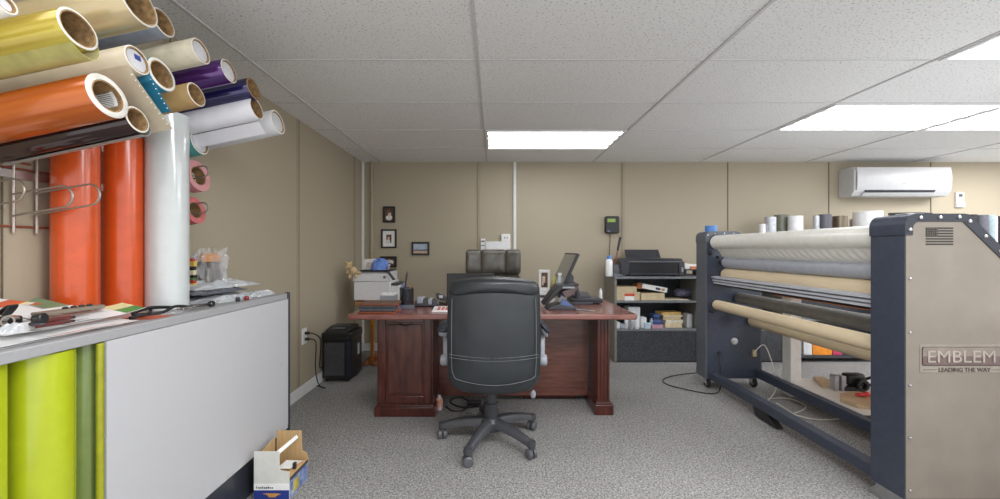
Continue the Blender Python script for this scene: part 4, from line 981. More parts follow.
# white photo frame on the papers
d = 3.24; zp = PZ(291, d)
o = carton(PX(534, 3.2), PX(553, 3.2), 3.16, 3.34, DT, DT+.04, PAPER, 'lowest stack of white papers on the desk under the photo frame', name='paper_stack', cat='papers', grp='paper stacks on the desk', bev=.001)
o = carton(PX(535, 3.2), PX(552, 3.2), 3.17, 3.33, DT+.0405, DT+.062, mat('dark_folder', (84, 86, 92), rough=.5), 'dark grey folder between the two paper stacks on the desk', name='folder', cat='folder', bev=.001)
o = carton(PX(534.6, 3.2), PX(552.6, 3.2), 3.165, 3.335, DT+.0625, DT+.085, PAPER, 'upper paper stack lying on the dark grey folder', name='paper_stack', cat='papers', grp='paper stacks on the desk', bev=.001)
zf = DT+.0855
t = thing('photo_frame', 'white ornate photo frame standing on the paper stack of the desk', 'photo frame', (PX(543.8, d), d, zf))
fx0, fx1, fz1 = PX(538.2, d), PX(549.4, d), PZ(270.2, d); a = .02
m = MB().box(fx0, fx1, d, d+.014, zf, zf+a+.012).box(fx0, fx1, d, d+.014, fz1-a, fz1).box(fx0, fx0+a, d, d+.014, zf+a+.012, fz1-a).box(fx1-a, fx1, d, d+.014, zf+a+.012, fz1-a)
for i in range(5): m.ell((fx0+(fx1-fx0)*(i+.5)/5, d+.007, fz1), .009, .006, .006, 10, 6)
build(m, 'frame', WHITEP, t, bev=.003)
build(MB().box(fx0+a, fx1-a, d+.006, d+.012, zf+a+.012, fz1-a, 0).box(fx0+a+.008, fx1-a-.02, d+.0055, d+.006, zf+a+.03, fz1-a-.03, 1).box(fx0+a+.02, fx1-a-.006, d+.005, d+.0055, zf+a+.02, zf+a+.05, 2), 'photo_print', [A[3], A[1], A[0]], t, smooth=False)
o = build(MB().prism([(PX(548.5, d), zf), (PX(551, d), zf), (PX(554.5, d), PZ(276, d)), (PX(552.5, d), PZ(276, d))], d-.05, d-.04, 'xz'), 'yellow_note', mat('yellow_note', (206, 198, 92), rough=.6), None, (PX(550, d), d-.05, zf), smooth=False); tag(o, 'narrow yellow note leaning between photo frame and tilted monitor', 'note')
# water bottle
d = 3.0
t = thing('water_bottle', 'clear water bottle with blue label behind the desk phone', 'bottle', (PX(559, d), d, DT))
c = (PX(559, d), d, DT); hb = PZ(272.8, d)-DT; r = .032
build(MB().lathe([(0, 0), (r*.95, 0), (r, .008), (r, hb*.58), (r*.97, hb*.66), (r*.6, hb*.86), (r*.4, hb*.92), (r*.4, hb*.94)], c, n=28), 'body', CLEARB, t)
build(MB().lathe([(r*1.01, hb*.30), (r*1.03, hb*.30), (r*1.03, hb*.60), (r*1.01, hb*.60)], c, n=28, closed=True), 'label', mat('blue_label', (112, 156, 206), rough=.4, scale=30, rgb2=(170, 200, 226)), t)
build(MB().lathe([(r*.48, hb*.925), (r*.48, hb), (0, hb)], c, n=20), 'cap', WHITEP, t)
# tilted monitor facing left
t = thing('tilted_monitor', 'monitor turned to the left and leaning back on its stand, right of the desk', 'monitor', (.56, 3.17, DT))
n0, n1 = Vector((.462, 2.90, .815)), Vector((.462, 3.40, .815)); up = Vector((.148, 0, .322))
nrm_ = Vector((up.z, 0, -up.x)).normalized()   # points to the back
def slabq(a, b, e0, e1, t0, t1):
    a = Vector(a); b = Vector(b)
    q = []
    for tt in (t0, t1): q += [a+up*e0+nrm_*tt, b+up*e0+nrm_*tt, b+up*e1+nrm_*tt, a+up*e1+nrm_*tt]
    return MB().add(q, [(0, 1, 2, 3), (7, 6, 5, 4), (0, 4, 5, 1), (1, 5, 6, 2), (2, 6, 7, 3), (3, 7, 4, 0)])
build(slabq(n0, n1, 0, 1, 0, .022), 'housing', BLACKP, t, bev=.003)
build(slabq(n0+Vector((0, .012, 0)), n1-Vector((0, .012, 0)), .04, .96, -.0012, 0), 'screen', mat('grey_screen', (104, 106, 98), rough=.2), t, smooth=False)
bp = n0.lerp(n1, .5)+up*.42+nrm_*.0225
build(MB().tube(bez([bp, bp+Vector((.06, 0, -.02)), Vector((.66, 3.15, DT+.1)), Vector((.66, 3.15, DT+.018))], 16), .018, n=12), 'stand_arm', DKGREY, t)
build(MB().prism(rrect(.55, .77, 3.06, 3.24, .03), DT, DT+.016, 'xy'), 'stand_foot', DKGREY, t, bev=.004)
build(MB().cyl(bp+Vector((.03, -.09, .0)), bp+Vector((.03, .09, .0)), .042, n=20), 'tilt_hinge', DKGREY, t)
# desk phone, seen from the back right
d = 2.80
t = thing('desk_phone', 'black desk phone on a wedge stand at the right of the desk', 'phone', (PX(562, d), d, DT))
q = lambda x, y: (PX(x, d), PZ(y, d))
body = [q(542.5, 305.2), q(546.5, 304.6), q(561, 290), q(577.5, 286), q(579, 284), q(576, 283.5), q(557.5, 285.5), q(554, 289)]
build(MB().prism(body, d+.0, d+.17, 'xz'), 'body', BLACKP, t, bev=.006)
build(MB().prism([q(577.8, 285), q(578.8, 286), q(575, 293), q(570.5, 297), q(565, 298), q(561.5, 292)], d+.02, d+.15, 'xz'), 'back_shell', mat('phone_shell', (92, 74, 74), rough=.3), t, bev=.006)
bz_ = DT
build(MB().prism([(PX(546, d), bz_), (PX(578, d), bz_), (PX(576.5, d), bz_+.018), (PX(558, d), bz_+.04), (PX(549, d), bz_+.02)], d-.01, d+.16, 'xz'), 'wedge_stand', DKGREY, t, bev=.005)
build(MB().prism([(PX(559, d), bz_+.035), (PX(568, d), bz_+.012), (PX(573, d), bz_+.02), (PX(562.5, d), bz_+.085)], d-.006, d+.012, 'xz'), 'handset_clip', mat('steel_blue_plastic', (84, 104, 150), rough=.4), t, bev=.003)
build(MB().tube(bez([(PX(549, d), d+.02, PZ(300, d)), (PX(558, d), d+.012, PZ(290, d)+.006), (PX(568, d), d+.01, PZ(286.5, d)+.008), (PX(576, d), d+.012, PZ(284.6, d)+.006)], 16),   .010, n=10), 'handset', DKGREY, t)
build(MB().box(PX(562, d), PX(574, d), d-.001, d+.001, PZ(288.3, d), PZ(286.6, d)), 'silver_strip', GREYP, t, smooth=False)
pts = [(PX(575, d), d-.012, bz_+.006), (PX(580, d), d-.02, bz_+.004), (PX(586, d), d-.07, bz_+.004), (PX(590.5, d), d-.09, bz_+.004)]
o = build(MB().tube(bez(pts, 20), .0035), 'phone_cord', GREYP, None, pts[0]); tag(o, 'short grey cord with plug on the desk right of the phone', 'cord')
# laptop and flat tray to the right
d = 3.1
t = thing('closed_laptop', 'flat black closed laptop at the back right corner of the desk', 'laptop', (PX(590, d), d, DT))
build(MB().box(PX(571, d), PX(602, d), d, d+.22, DT+.004, DT+.026), 'base', BLACKP, t, bev=.003)
build(MB().box(PX(571, d), PX(602, d), d-.002, d+.22, DT+.027, DT+.040), 'lid', DKGREY, t, bev=.003)
build(MB().box(PX(573, d), PX(575, d), d+.02, d+.2, DT, DT+.004).box(PX(598, d), PX(600, d), d+.02, d+.2, DT, DT+.004), 'foot', BLACKM, t, smooth=False)
o = build(MB().prism([(d+.05, DT+.0405), (d+.2, DT+.0405), (d+.2, DT+.078), (d+.12, DT+.072), (d+.06, DT+.055)], PX(574, d), PX(592, d), 'yz'), 'card_reader', DKGREY, None, (PX(583, d), d+.05, DT+.04), bev=.004); tag(o, 'grey sloped device standing on the closed laptop', 'device')
bottle(PX(599.8, 3.34), 3.335, DT, .1, .014, WHITEP, WHITEP, 'small white bottle at the back corner of the desk by the shelving')

# ------------------------------------------------------------------ office chair (back to the camera), local frame
ch = thing('office_chair', 'black leather office chair seen from behind, pushed up to the mahogany desk', 'office chair', (PX(490.5, 2.39), 2.39, 0), None, True)
ch.rotation_euler.z = R(0)
PLG = mat('chair_base_plastic', (64, 65, 70), rough=.38, var=.06)
ARMG = mat('silver_arm_plastic', (150, 154, 162), rough=.36, var=.04)
hx = .017
def backmap(u, v, w):
    # u across, v up; shell curves forward at the sides and tapers slightly at the top and bottom
    k = 1-.03*max(0, (v-.0)/.3)**2-.05*max(0, -(v+.15)/.15)
    z = .684+v-(.02*(1-(u/.265)**2) if v < -.2 else 0)+(.030*(1-(u/.265)**2)*min(1, max(0, (v-.08)/.15)))
    y = -.235+.02*(v/.3)**2*(1 if v > 0 else .3)+.05*(u/.265)**2-.02*v
    return (hx+u*k, y+w, z)
bk = build(MB().cushion(.525, .60, .095, .07, backmap, 5, 6), 'backrest', LEATHER, ch, sharp=60)
# top head roll and seam piping
def rollmap(u, v, w):
    x, y, z = backmap(u, .255+v, w-.003)
    return (x, y, z)
build(MB().cushion(.525, .085, .135, .04, rollmap, 3, 6), 'head_roll', LEATHER, bk, sharp=60)
def seam(pts, name='piping', r=.0019):
    q = []
    for u, v in pts:
        x, y, z = backmap(u, v, -.0475); q.append((x, y+.002, z))
    build(MB().tube(q, r, 6), name, PIPING, bk)
uu = [-.245+.49*i/20 for i in range(21)]
seam([(u, -.095-.010*(1-(u/.25)**2)) for u in uu]); seam([(u, -.112-.010*(1-(u/.25)**2)) for u in uu])
seam([(-.232, .205-.40*i/10) for i in range(11)]+[(-.232+.01*math.sin(i), -.20-.006*i) for i in range(1, 3)]+[(-.215+.43*i/14, -.222-.012*math.sin(PI*i/14)) for i in range(15)]+[(.232, -.21+.415*i/10) for i in range(11)])
def seatmap(u, v, w): return (hx+u, .02+v, .455+w-.02*(u/.26)**2+.015*(v/.25)**4)
build(MB().cushion(.52, .52, .11, .08, seatmap, 4, 6), 'seat', LEATHER, ch, sharp=60)
build(MB().prism(rrect(hx-.19, hx+.19, -.19, .2, .06), .385, .412, 'xy'), 'seat_pan', BLACKP, ch, bev=.006)
build(MB().box(hx-.07, hx+.07, -.12, .12, .345, .384), 'tilt_mechanism', BLACKP, ch, bev=.008)
build(MB().lathe([(.040, .15), (.043, .17), (.043, .235), (.034, .24), (.034, .30), (.026, .302), (.026, .35)], (0, 0, 0), n=22), 'gas_column', PLG, ch)
lv = build(MB().tube(bez([(.08, -.02, .37), (.16, -.03, .365), (.225, -.04, .345), (.245, -.045, .32)], 14), .005), 'height_lever', BLACKP, ch)
build(MB().ell((.25, -.046, .30), .017, .012, .026, 14, 8), 'lever_paddle', GREYP, lv)
build(MB().lathe([(.058, .075), (.066, .09), (.066, .13), (.05, .15), (.03, .152)], (0, 0, 0), n=24), 'base_hub', PLG, ch)
for k, a in enumerate((-114, -42, 30, 102, 174)):
    ca, sa = math.cos(R(a)), math.sin(R(a)); m = MB(); N = 8
    secs = []
    for i in range(N+1):
        t = i/N; r = .045+.262*t; zt_ = .148-.010*t-.040*t**2.2; w = .034-.012*t; hgt = .048-.014*t
        secs.append([(r, -w, zt_-hgt), (r, w, zt_-hgt), (r, w*.82, zt_-.008), (r, w*.45, zt_), (r, -w*.45, zt_), (r, -w*.82, zt_-.008)])
    vs = [(ca*p[0]-sa*p[1], sa*p[0]+ca*p[1], p[2]) for s_ in secs for p in s_]
    fs = [(i*6+j, i*6+(j+1) % 6, (i+1)*6+(j+1) % 6, (i+1)*6+j) for i in range(N) for j in range(6)]
    fs += [tuple(range(5, -1, -1)), tuple(N*6+j for j in range(6))]
    m.add(vs, fs); m.lathe([(.024, .066), (.026, .08), (.024, .098), (.0, .102)], (ca*.302, sa*.302, 0), n=16)
    lg = build(m, 'base_leg', PLG, ch, sharp=50)
    cst = MB(); px_, py_ = ca*.302, sa*.302
    ang = a+35+40*k; dx_, dy_ = math.cos(R(ang)), math.sin(R(ang))
    for s_ in (-1, 1):
        o_ = Vector((px_+dx_*.006*s_, py_+dy_*.006*s_, .0285))
        cst.lathe([(.012, 0), (.027, .0), (.0285, .004), (.0285, .016), (.022, .022), (0, .024)], o_, (dx_*s_, dy_*s_, 0), 20)
    cst.lathe([(.0, .04), (.011, .04), (.011, .07)], (px_, py_, 0), n=12)
    cw = build(cst, 'caster', mat('caster_grey', (86, 87, 92), rough=.4, var=.05), lg)
for s_ in (-1, 1):
    X = hx+.296*s_
    am = build(MB().tube(bez([(X-.008*s_, -.02, .51), (X-.006*s_, -.005, .56), (X-.002*s_, .02, .62), (X+.006*s_, .05, .665)], 14), .019, 12), 'arm', ARMG, ch)
    build(MB().lathe([(.030, 0), (.034, .008), (.034, .036), (.030, .042)], (X-.022, -.03, .50), (1, 0, 0), 20), 'arm_pivot', ARMG, am)
    build(MB().tube([(hx+.245*s_, -.03, .50), (X, -.03, .50)], .016, 12), 'arm_bracket', PLG, am)
    if s_ < 0:
        pad = MB().cushion(.07, .25, .05, .032, lambda u, v, w: (X-.004+u, .035+v, .70+w*.9-.02*(v/.15)**2), 4, 5)
        sh = MB().cushion(.068, .10, .062, .03, lambda u, v, w: (X-.002+u, -.02+v, .672+w), 4, 5)
    else:
        pad = MB().cushion(.06, .25, .045, .028, lambda u, v, w: (X+.005+u, .035+v, .70+w*.9-u*.9), 4, 5)
        sh = MB().cushion(.05, .09, .05, .022, lambda u, v, w: (X+.004+u, .0+v, .672+w-u*.9), 4, 5)
    build(sh, 'arm_shell', ARMG, am, sharp=60); build(pad, 'arm_pad', mat('arm_pad', (44, 48, 60), rough=.45), am, sharp=60)

# ------------------------------------------------------------------ brown leather chair behind the desk, faces the camera
ex = thing('leather_armchair', 'dark brown tufted leather chair behind the desk, in front of the raceway', 'office chair', (PX(492.5, 3.8), 3.85, 0), None, True)
def bmap(cx, cz, y0, lean=.08):
    return lambda u, v, w: (cx+u, y0+lean*(cz+v-.5)+w+.03*((cx+u)/.25)**2*-1, cz+v)
for cx_, wd in ((-.193, .160), (0, .266), (.193, .160)):
    build(MB().cushion(wd, .245, .15, .035, bmap(cx_, 1.045, .02), 5, 5), 'head_cushion', BROWNL, ex, sharp=60)
    build(MB().cushion(wd, .44, .11, .04, bmap(cx_, .70, .02), 4, 5), 'back_cushion', BROWNL, ex, sharp=60)
build(MB().cushion(.50, .72, .05, .06, bmap(0, .80, .085), 4, 5), 'back_shell', BROWNL, ex, sharp=60)
build(MB().cushion(.52, .50, .13, .07, lambda u, v, w: (u, -.22+v, .46+w), 4, 5), 'seat', BROWNL, ex, sharp=60)
build(MB().box(-.2, .2, -.4, -.02, .36, .392), 'seat_pan', BLACKP, ex, bev=.006)
build(MB().cyl((0, -.2, .1), (0, -.2, .36), .03), 'gas_column', BLACKP, ex)
for s_ in (-1, 1):
    build(MB().tube(bez([(s_*.29, -.06, .42), (s_*.31, -.10, .55), (s_*.31, -.30, .62), (s_*.30, -.40, .52), (s_*.27, -.36, .42)], 24), .024, 10), 'arm', BLACKP, ex)
for k in range(5):
    a = R(90+72*k); ca, sa = math.cos(a), math.sin(a)
    lg = build(MB().tube([(0, -.2, .11), (ca*.3, -.2+sa*.3, .075)], [.035, .018], 8), 'base_leg', BLACKP, ex)
    build(MB().cyl((ca*.3-.02*sa, -.2+sa*.3+.02*ca, .028), (ca*.3+.02*sa, -.2+sa*.3-.02*ca, .028), .028), 'caster', BLACKM, lg)

# ------------------------------------------------------------------ left counter
CX = -1.15; CY0 = .78; CY1 = 2.205; WT = .92
ct_ = thing('counter', 'white panelled work counter along the left wall with dark kick board and corner post', 'counter', (CX, 1.6, 0))
PANW = mat('white_melamine', (188, 188, 191), rough=.42, var=.004)
build(MB().box(CX-.018, CX, 1.165, CY1-.018, .190, .889), 'front_panel', PANW, ct_, smooth=False)
build(MB().box(CX-.020, CX-.001, 1.165, CY1-.018, .172, .1895), 'edge_strip', mat('pale_edge', (188, 188, 190), rough=.5), ct_, smooth=False)
build(MB().box(CX-.022, CX-.008, 1.165, CY1-.018, 0, .1715), 'kick_board', mat('kick_black', (46, 50, 58), rough=.3, var=.05), ct_, smooth=False)
fp_ = P(281, 364.5, 2.12); build(MB().lathe([(.010, 0), (.013, 0), (.013, .0015), (.010, .0015)], (CX, fp_.y, fp_.z), (1, 0, 0), 24, closed=True), 'finger_pull', mat('pull_ring', (176, 176, 178), rough=.4), ct_)
build(MB().box(CX-.017, CX+.003, CY1-.0175, CY1, 0, .925), 'corner_post', mat('post_dark', (54, 57, 64), rough=.4), ct_, bev=.002)
build(MB().box(XL+.014, CX-.018, CY1-.016, CY1-.001, 0, .889), 'end_panel', PANW, ct_, smooth=False)
build(MB().box(XL+.014, CX-.023, 1.26, 1.275, 0, .889), 'divider_panel', PANW, ct_, smooth=False)
build(MB().box(XL+.014, CX, CY0, CY0+.018, 0, .889), 'end_panel', PANW, ct_, smooth=False)
build(MB().box(XL+.014, CX-.03, CY0+.019, 1.259, .08, .098), 'bottom_shelf', PANW, ct_, smooth=False)
o = build(MB().box(XL+.005, CX-.003, CY0-.02, CY1-.019, .890, WT), 'worktop', mat('grey_worktop', (158, 158, 160), rough=.42, var=.015, scale=60), None, (CX, 1.6, .89), bev=.003)
tag(o, 'grey laminate worktop on the white counter, strewn with sheets and tools', 'worktop')
LIME = mat('lime_vinyl', (172, 184, 32), rough=.24, var=.02, coat=.6); OLIV = mat('olive_film', (116, 132, 72), rough=.22, coat=.6, var=.03); MUST = mat('mustard_vinyl', (150, 152, 28), rough=.25, coat=.5)
def stander(x, y, r, z0, z1, m, label, group=None, hollow=.8, name='vinyl_roll', cat='vinyl roll', tint=None, tilt=(0, 0), inner=None):
    t = thing(name, label, cat, (x, y, z0), group, True)
    h = z1-z0; ri = r*hollow
    build(MB().lathe([(ri, 0), (r-.0015, 0), (r, .0015), (r, h-.0015), (r-.0015, h), (ri, h)], n=56, closed=True), 'wound_vinyl', m, t)
    build(MB().lathe([(ri-.004, .001), (ri-.0005, .001), (ri-.0005, h-.001), (ri-.004, h-.001)], n=40, closed=True), 'core', inner or TUBE, t)
    t.rotation_euler = (tilt[0], tilt[1], 0)
    return t
stander(-1.227, 1.06, .068, .0985, .887, LIME, 'wide lime green vinyl roll standing under the counter', 'lime rolls under the counter')
stander(-1.222, .93, .044, .0985, .887, LIME, 'narrow lime green vinyl roll under the counter cut by the left edge of the photo', 'lime rolls under the counter')
stander(-1.218, 1.17, .041, .0985, .887, OLIV, 'olive green film roll between the lime roll and the white panel')
stander(-1.159, 1.154, .0092, .0985, .887, MUST, 'thin mustard roll against the edge of the white panel', hollow=.5)

# rolls standing on the worktop
def openroll(x, y, r, z0, z1, m, label, group=None, tilt=(0, 0), seamang=0):
    """large sheet curled into a tube, its free edge lapping over"""
    t = thing('vinyl_roll', label, 'vinyl roll', (x, y, z0), group, True); h = z1-z0
    def fn(u, v):
        a = R(seamang)+u*2*PI*1.12; rr = r-.006*u
        return (rr*math.cos(a), rr*math.sin(a), h*v)
    build(MB().sheet(fn, 64, 6, .002), 'curled_sheet', m, t)
    t.rotation_euler = (tilt[0], tilt[1], 0)
    return t
WG = mat('white_gloss_vinyl', (204, 209, 209), rough=.14, coat=.7, var=.01)
stander(-1.452, 1.362, .061, WT+.001, 1.66, ORANGE, 'glossy orange vinyl roll standing on the worktop, left of the two', 'orange rolls standing on the worktop', hollow=.93)
stander(-1.450, 1.532, .064, WT+.001, 1.60, ORANGE, 'glossy orange vinyl roll standing on the worktop beside the white roll', 'orange rolls standing on the worktop', hollow=.93)
stander(-1.342, 1.612, .072, WT+.001, 1.715, WG, 'tall glossy white vinyl roll standing on the worktop', hollow=.93)

# ------------------------------------------------------------------ vinyl rolls on the wall rack
TILT = R(12); XW = XL+.022
rack = thing('roll_rack', 'grey wall rack with pegs carrying the tilted vinyl rolls', 'rack', (XL, 1.4, 1.65))
for z in (1.40, 1.55, 1.70):
    build(MB().box(XL+.001, XL+.012, .80, 2.02, z-.012, z+.012), 'rail', STEEL, rack, smooth=False)
CORE_W = mat('white_core_edge', (212, 209, 200), rough=.6)
BROWNC = mat('brown_core_bore', (146, 116, 78), rough=.85, var=.2, scale=70)
def wall_roll(px, py, xe, rpx, m, label, wall=.12, core=None, plug=None, lip=None, extra=None, ring=None, tilt=None):
    """roll whose open end is seen at image point px,py; xe is the world x of that end; rpx its end radius in pixels"""
    d = xe*F/(px-VX); r = rpx*d/F; ze = PZ(py, d); tl = tilt if tilt is not None else TILT
    L = (xe-XW)/math.cos(tl)-r*math.tan(tl)-.004
    t = thing('vinyl_roll', label, 'vinyl roll', (xe-L*math.cos(tl), d, ze-L*math.sin(tl)), 'vinyl rolls on the wall rack', True)
    t.rotation_euler = (0, -tl, 0)
    ri = r*(1-wall)
    build(MB().lathe([(ri, 0), (r, 0), (r, L-.0012), (r-.0012, L), (ri, L)], (0, 0, 0), (1, 0, 0), 44, closed=True, mis=[0, 0, 1, 1, 0]), 'wound_vinyl', [m, ring or CORE_W], t, sharp=50)
    rc = ri-.0004; r0 = rc-max(.003, r*.06)
    build(MB().lathe([(r0, 0), (rc, 0), (rc, L-.001), (r0, L-.001)], (0, 0, 0), (1, 0, 0), 40, closed=True), 'core', core or BROWNC, t)
    if plug:
        build(MB().lathe([(r0-.0005, L-.014), (r0-.0005, L-.006), (0, L-.006)], (0, 0, 0), (1, 0, 0), 32), 'end_plug', plug, t)
    # peg through the core
    q = Vector((xe-L*math.cos(tl), d, ze-L*math.sin(tl)))
    dirv = Vector((math.cos(tl), 0, math.sin(tl))); nz = Vector((-math.sin(tl), 0, math.cos(tl)))
    a = q+nz*(r0-.0065); b = a-dirv*((a.x-XL-.004)/dirv.x)
    build(MB().cyl(b, a+dirv*min(.12, L*.4), .006, n=10), 'peg', STEEL, rack)
    return t, r, L, d
XE = -1.05
PLUGW = mat('white_end_plug', (192, 192, 196), rough=.5)
TAN = mat('champagne_metallic', (196, 178, 138), rough=.24, metal=.35, coat=.4, var=.05, scale=8, stretch=(.3, 3, 3))
BEIGE = mat('beige_film', (196, 184, 160), rough=.35, var=.03)
GOLD = mat('gold_chrome_film', (198, 180, 74), rough=.2, metal=.3, coat=.5, rgb2=(146, 122, 30), scale=7, stretch=(.15, 4, 4))
wall_roll(139, 4, XE, 21, TAN, 'wide champagne metallic roll, the topmost with a brown bore, cut by the top edge', .09)
wall_roll(6, 4, XE, 10, mat('ivory_vinyl', (232, 228, 216), rough=.3), 'white roll with a grey end plug in the upper left corner', .18, plug=PLUGW)
wall_roll(163, 22.5, -1.13, 13.5, mat('slate_vinyl', (134, 140, 152), rough=.3, coat=.3), 'slate grey roll tucked beneath the champagne roll', .10)
wall_roll(200.5, 51, XE, 12.2, mat('pale_khaki_vinyl', (202, 194, 172), rough=.3, coat=.2), 'pale khaki roll with a grey end plug, left of the purple roll', .10, plug=PLUGW)
wall_roll(228.5, 71, XE, 11.4, mat('purple_chrome', (84, 34, 116), rough=.16, metal=.35, coat=.8, rgb2=(54, 20, 84), scale=9, stretch=(.2, 4, 4)), 'shiny purple roll with a grey end plug', .09, plug=PLUGW)
wall_roll(253, 88.8, XE, 10.6, mat('navy_chrome', (36, 34, 92), rough=.16, metal=.3, coat=.8, rgb2=(22, 20, 58), scale=9, stretch=(.2, 4, 4)), 'shiny dark blue roll with a brown bore, next to the purple roll', .08, ring=TUBE)
wall_roll(196, 94.5, XE, 11.6, mat('kraft_tube_vinyl', (164, 134, 88), rough=.45, var=.06), 'brown kraft coloured roll under the purple roll', .08)
t, r, L, d = wall_roll(256.2, 108.5, XE, 10.8, mat('white_wall_vinyl', (224, 224, 230), rough=.3, var=.015), 'white roll with a loose end sheet and an open brown bore', .09)
def tail(u, v):
    a = R(-95)-R(60)*0; s_ = u*.13
    y = (r+.0015)*math.cos(R(-90+20*(1-u)))+.0+.015*u
    return (L-.012-v*(L-.03)+.02*u*0, y*.9+.04*u, -(r+.0015)*1.0-s_*.34)
build(MB().sheet(tail, 8, 10, .0012), 'loose_sheet', MATS['white_wall_vinyl'], t)
wall_roll(277.5, 122, XE, 12, mat('grey_white_vinyl', (206, 206, 208), rough=.3, var=.015), 'grey white roll with a ringed white end plug, rightmost on the wall rack', .12, plug=PLUGW)
wall_roll(199.3, 142.6, -1.335, 11.8, mat('teal_vinyl', (64, 136, 132), rough=.3, coat=.3), 'teal roll with a pale end plug behind the standing white roll', .10, plug=PLUGW)
TEAL = mat('blue_teal_vinyl', (44, 120, 150), rough=.3, coat=.2)
t, r, L, d = wall_roll(161.5, 74.5, XE, 16, TEAL, 'blue teal roll with a thick white ring around its brown bore', .17)
def dots(t, fn, us, vs):
    hm = MB()
    for u in us:
        for vv in vs: hm.ell(Vector(fn(u, vv)), .0022, .0022, .0022, 8, 5)
    o = build(hm, 'perforation', [PAPER], t); o['kind'] = 'stuff'
def bluetail(u, v):
    a = -r-.002; return (L-.004-v*(L*.9), a+.062*u**1.3, .01-.125*u)
build(MB().sheet(bluetail, 10, 8, .0012), 'loose_sheet', TEAL, t)
dots(t, bluetail, [.12+.1*i for i in range(9)], (.012,))
t, r, L, d = wall_roll(137, 60, XE, 14, BEIGE, 'beige film roll whose loose perforated sheet hangs down in front of the blue roll', .10, plug=PLUGW)
build(MB().box(L-.0055, L-.005, -r*.05, r*.45, r*.1, r*.5), 'plug_mark', mat('plug_blue', (44, 66, 132), rough=.5), t, smooth=False)
def hang(u, v):
    return (L-.004-v*(L*.92), -r*.75-.002+.118*u**1.15, -.028-.150*u)
build(MB().sheet(hang, 12, 10, .0012), 'loose_sheet', BEIGE, t)
dots(t, hang, [.15+.085*i for i in range(10)], (.014,))
t, r, L, d = wall_roll(78, 29, XE, 19.5, GOLD, 'gold yellow shiny roll at the upper left with a broad brown bore', .12)
# loose outer wrap round the gold roll
def wrap(u, v):
    a = R(-118)+R(120)*u; k = 1.015+.42*math.sin(PI*min(1, u*1.15))**1.6
    return (L-.004-v*(L-.02), r*k*math.cos(a), r*k*math.sin(a))
build(MB().sheet(wrap, 28, 4, .0012), 'release_wrap', mat('pale_yellow_film', (212, 208, 134), rough=.25, coat=.4, alpha=.55), t)
rw = MB()
rw.box(.02, L-.004, -.006, .006, r+.0003, r+.0016); build(rw, 'red_stripe', mat('red_stripe', (176, 48, 44), rough=.4), t, smooth=False)
t, r, L, d = wall_roll(107.4, 96, XE, 21.6, mat('orange_chrome', (188, 98, 26), rough=.2, metal=.25, coat=.5, rgb2=(160, 72, 18), scale=7, stretch=(.15, 4, 4)), 'orange metallic roll with a broad white ring and a barcode label in its bore', .27)
rb = r*.73-max(.003, r*.06)-.0012
def borelabel(u, v):
    a = R(-18)+R(62)*u; return (L-.012-.055*v, rb*math.cos(a), rb*math.sin(a))
build(MB().sheet(borelabel, 26, 6, .0006, mfn=lambda u, v: 1 if (.15 < v < .85 and int(u*26) % 3 == 1) else 0), 'barcode_label', [PAPER, DKGREY], t)
t, r, L, d = wall_roll(137, 119.5, XE, 13, mat('black_chrome', (26, 18, 18), rough=.12, metal=.4, coat=.8, rgb2=(58, 22, 18), scale=8, stretch=(.12, 5, 5)), 'black and red mirror roll under the orange metallic roll', .12)
def under(u, v):
    a = R(-82)+R(90)*u; k = 1.02+.26*math.sin(PI*min(1, .12+u*.9))
    return (L-.003-v*(L-.03), r*k*math.cos(a), r*k*math.sin(a))
build(MB().sheet(under, 20, 4, .0014), 'release_wrap', mat('grey_liner', (150, 148, 142), rough=.35), t)

WIRE = mat('dull_wire', (176, 166, 156), rough=.35, metal=.75, var=.06)
# wire hook racks on the left wall and the pink tape
def hook_frame(y0, y1, z0, z1, label, hooks, rungs, hk=.0032):
    t = thing('wire_hook_rack', label, 'hook rack', (XL, (y0+y1)/2, z0), 'wire hook racks on the left wall')
    for y in (y0, y1):
        build(MB().cyl((XL+.012, y, z0), (XL+.012, y, z1), .0045, n=10), 'upright', WIRE, t)
    m = mat('rusty_wire', (150, 84, 66), rough=.5, metal=.3)
    for z in rungs: build(MB().cyl((XL+.006, y0-.10, z), (XL+.006, y1+.1, z), .0035, n=8), 'rung', m, t)
    for y, za, zb, ln in hooks:
        sl = .17; pts = [(XL+.014, y, za)]; rad = (za-zb)/2
        for i in range(9):
            b = R(90-22.5*i); pts.append((XL+.014+ln+rad*math.cos(b), y, (za+zb)/2+ln*sl+rad*math.sin(b)))
        pts.append((XL+.014, y, zb))
        build(MB().tube(pts, hk, 8), 'hook', WIRE, t)
    return t
hook_frame(1.24, 1.303, 1.215, 1.46, 'chrome wire hook rack with two long hooks beside the orange rolls', ((1.236, 1.336, 1.268, .155), (1.290, 1.345, 1.275, .185)), (1.235, 1.42))
hook_frame(1.16, 1.19, 1.215, 1.46, 'chrome wire hook rack cut by the left edge of the photo', ((1.20, 1.37, 1.30, .045),), (1.44,))
hr = hook_frame(1.80, 1.84, 1.24, 1.60, 'wire hook rack behind the standing white roll with two hooks of pink tape', ((1.82, 1.522, 1.470, .165), (1.82, 1.352, 1.305, .165)), (1.28, 1.58), .0035)
PINK = mat('pink_tape', (206, 142, 146), rough=.5, var=.05); RED2 = mat('red_pink_tape', (196, 100, 104), rough=.5, var=.05)
def hung_roll(x, y, z, r, w, m, label):
    t = thing('tape_roll', label, 'tape roll', (x, y, z), 'pink tape rolls on the hooks')
    build(MB().lathe([(r*.62, 0), (r, 0), (r, w), (r*.62, w)], (x, y, z), (1, 0, .2), 30, closed=True), 'tape', m, t)
    build(MB().lathe([(r*.56, .001), (r*.615, .001), (r*.615, w-.001), (r*.56, w-.001)], (x, y, z), (1, 0, .2), 26, closed=True), 'core', TUBE, t)
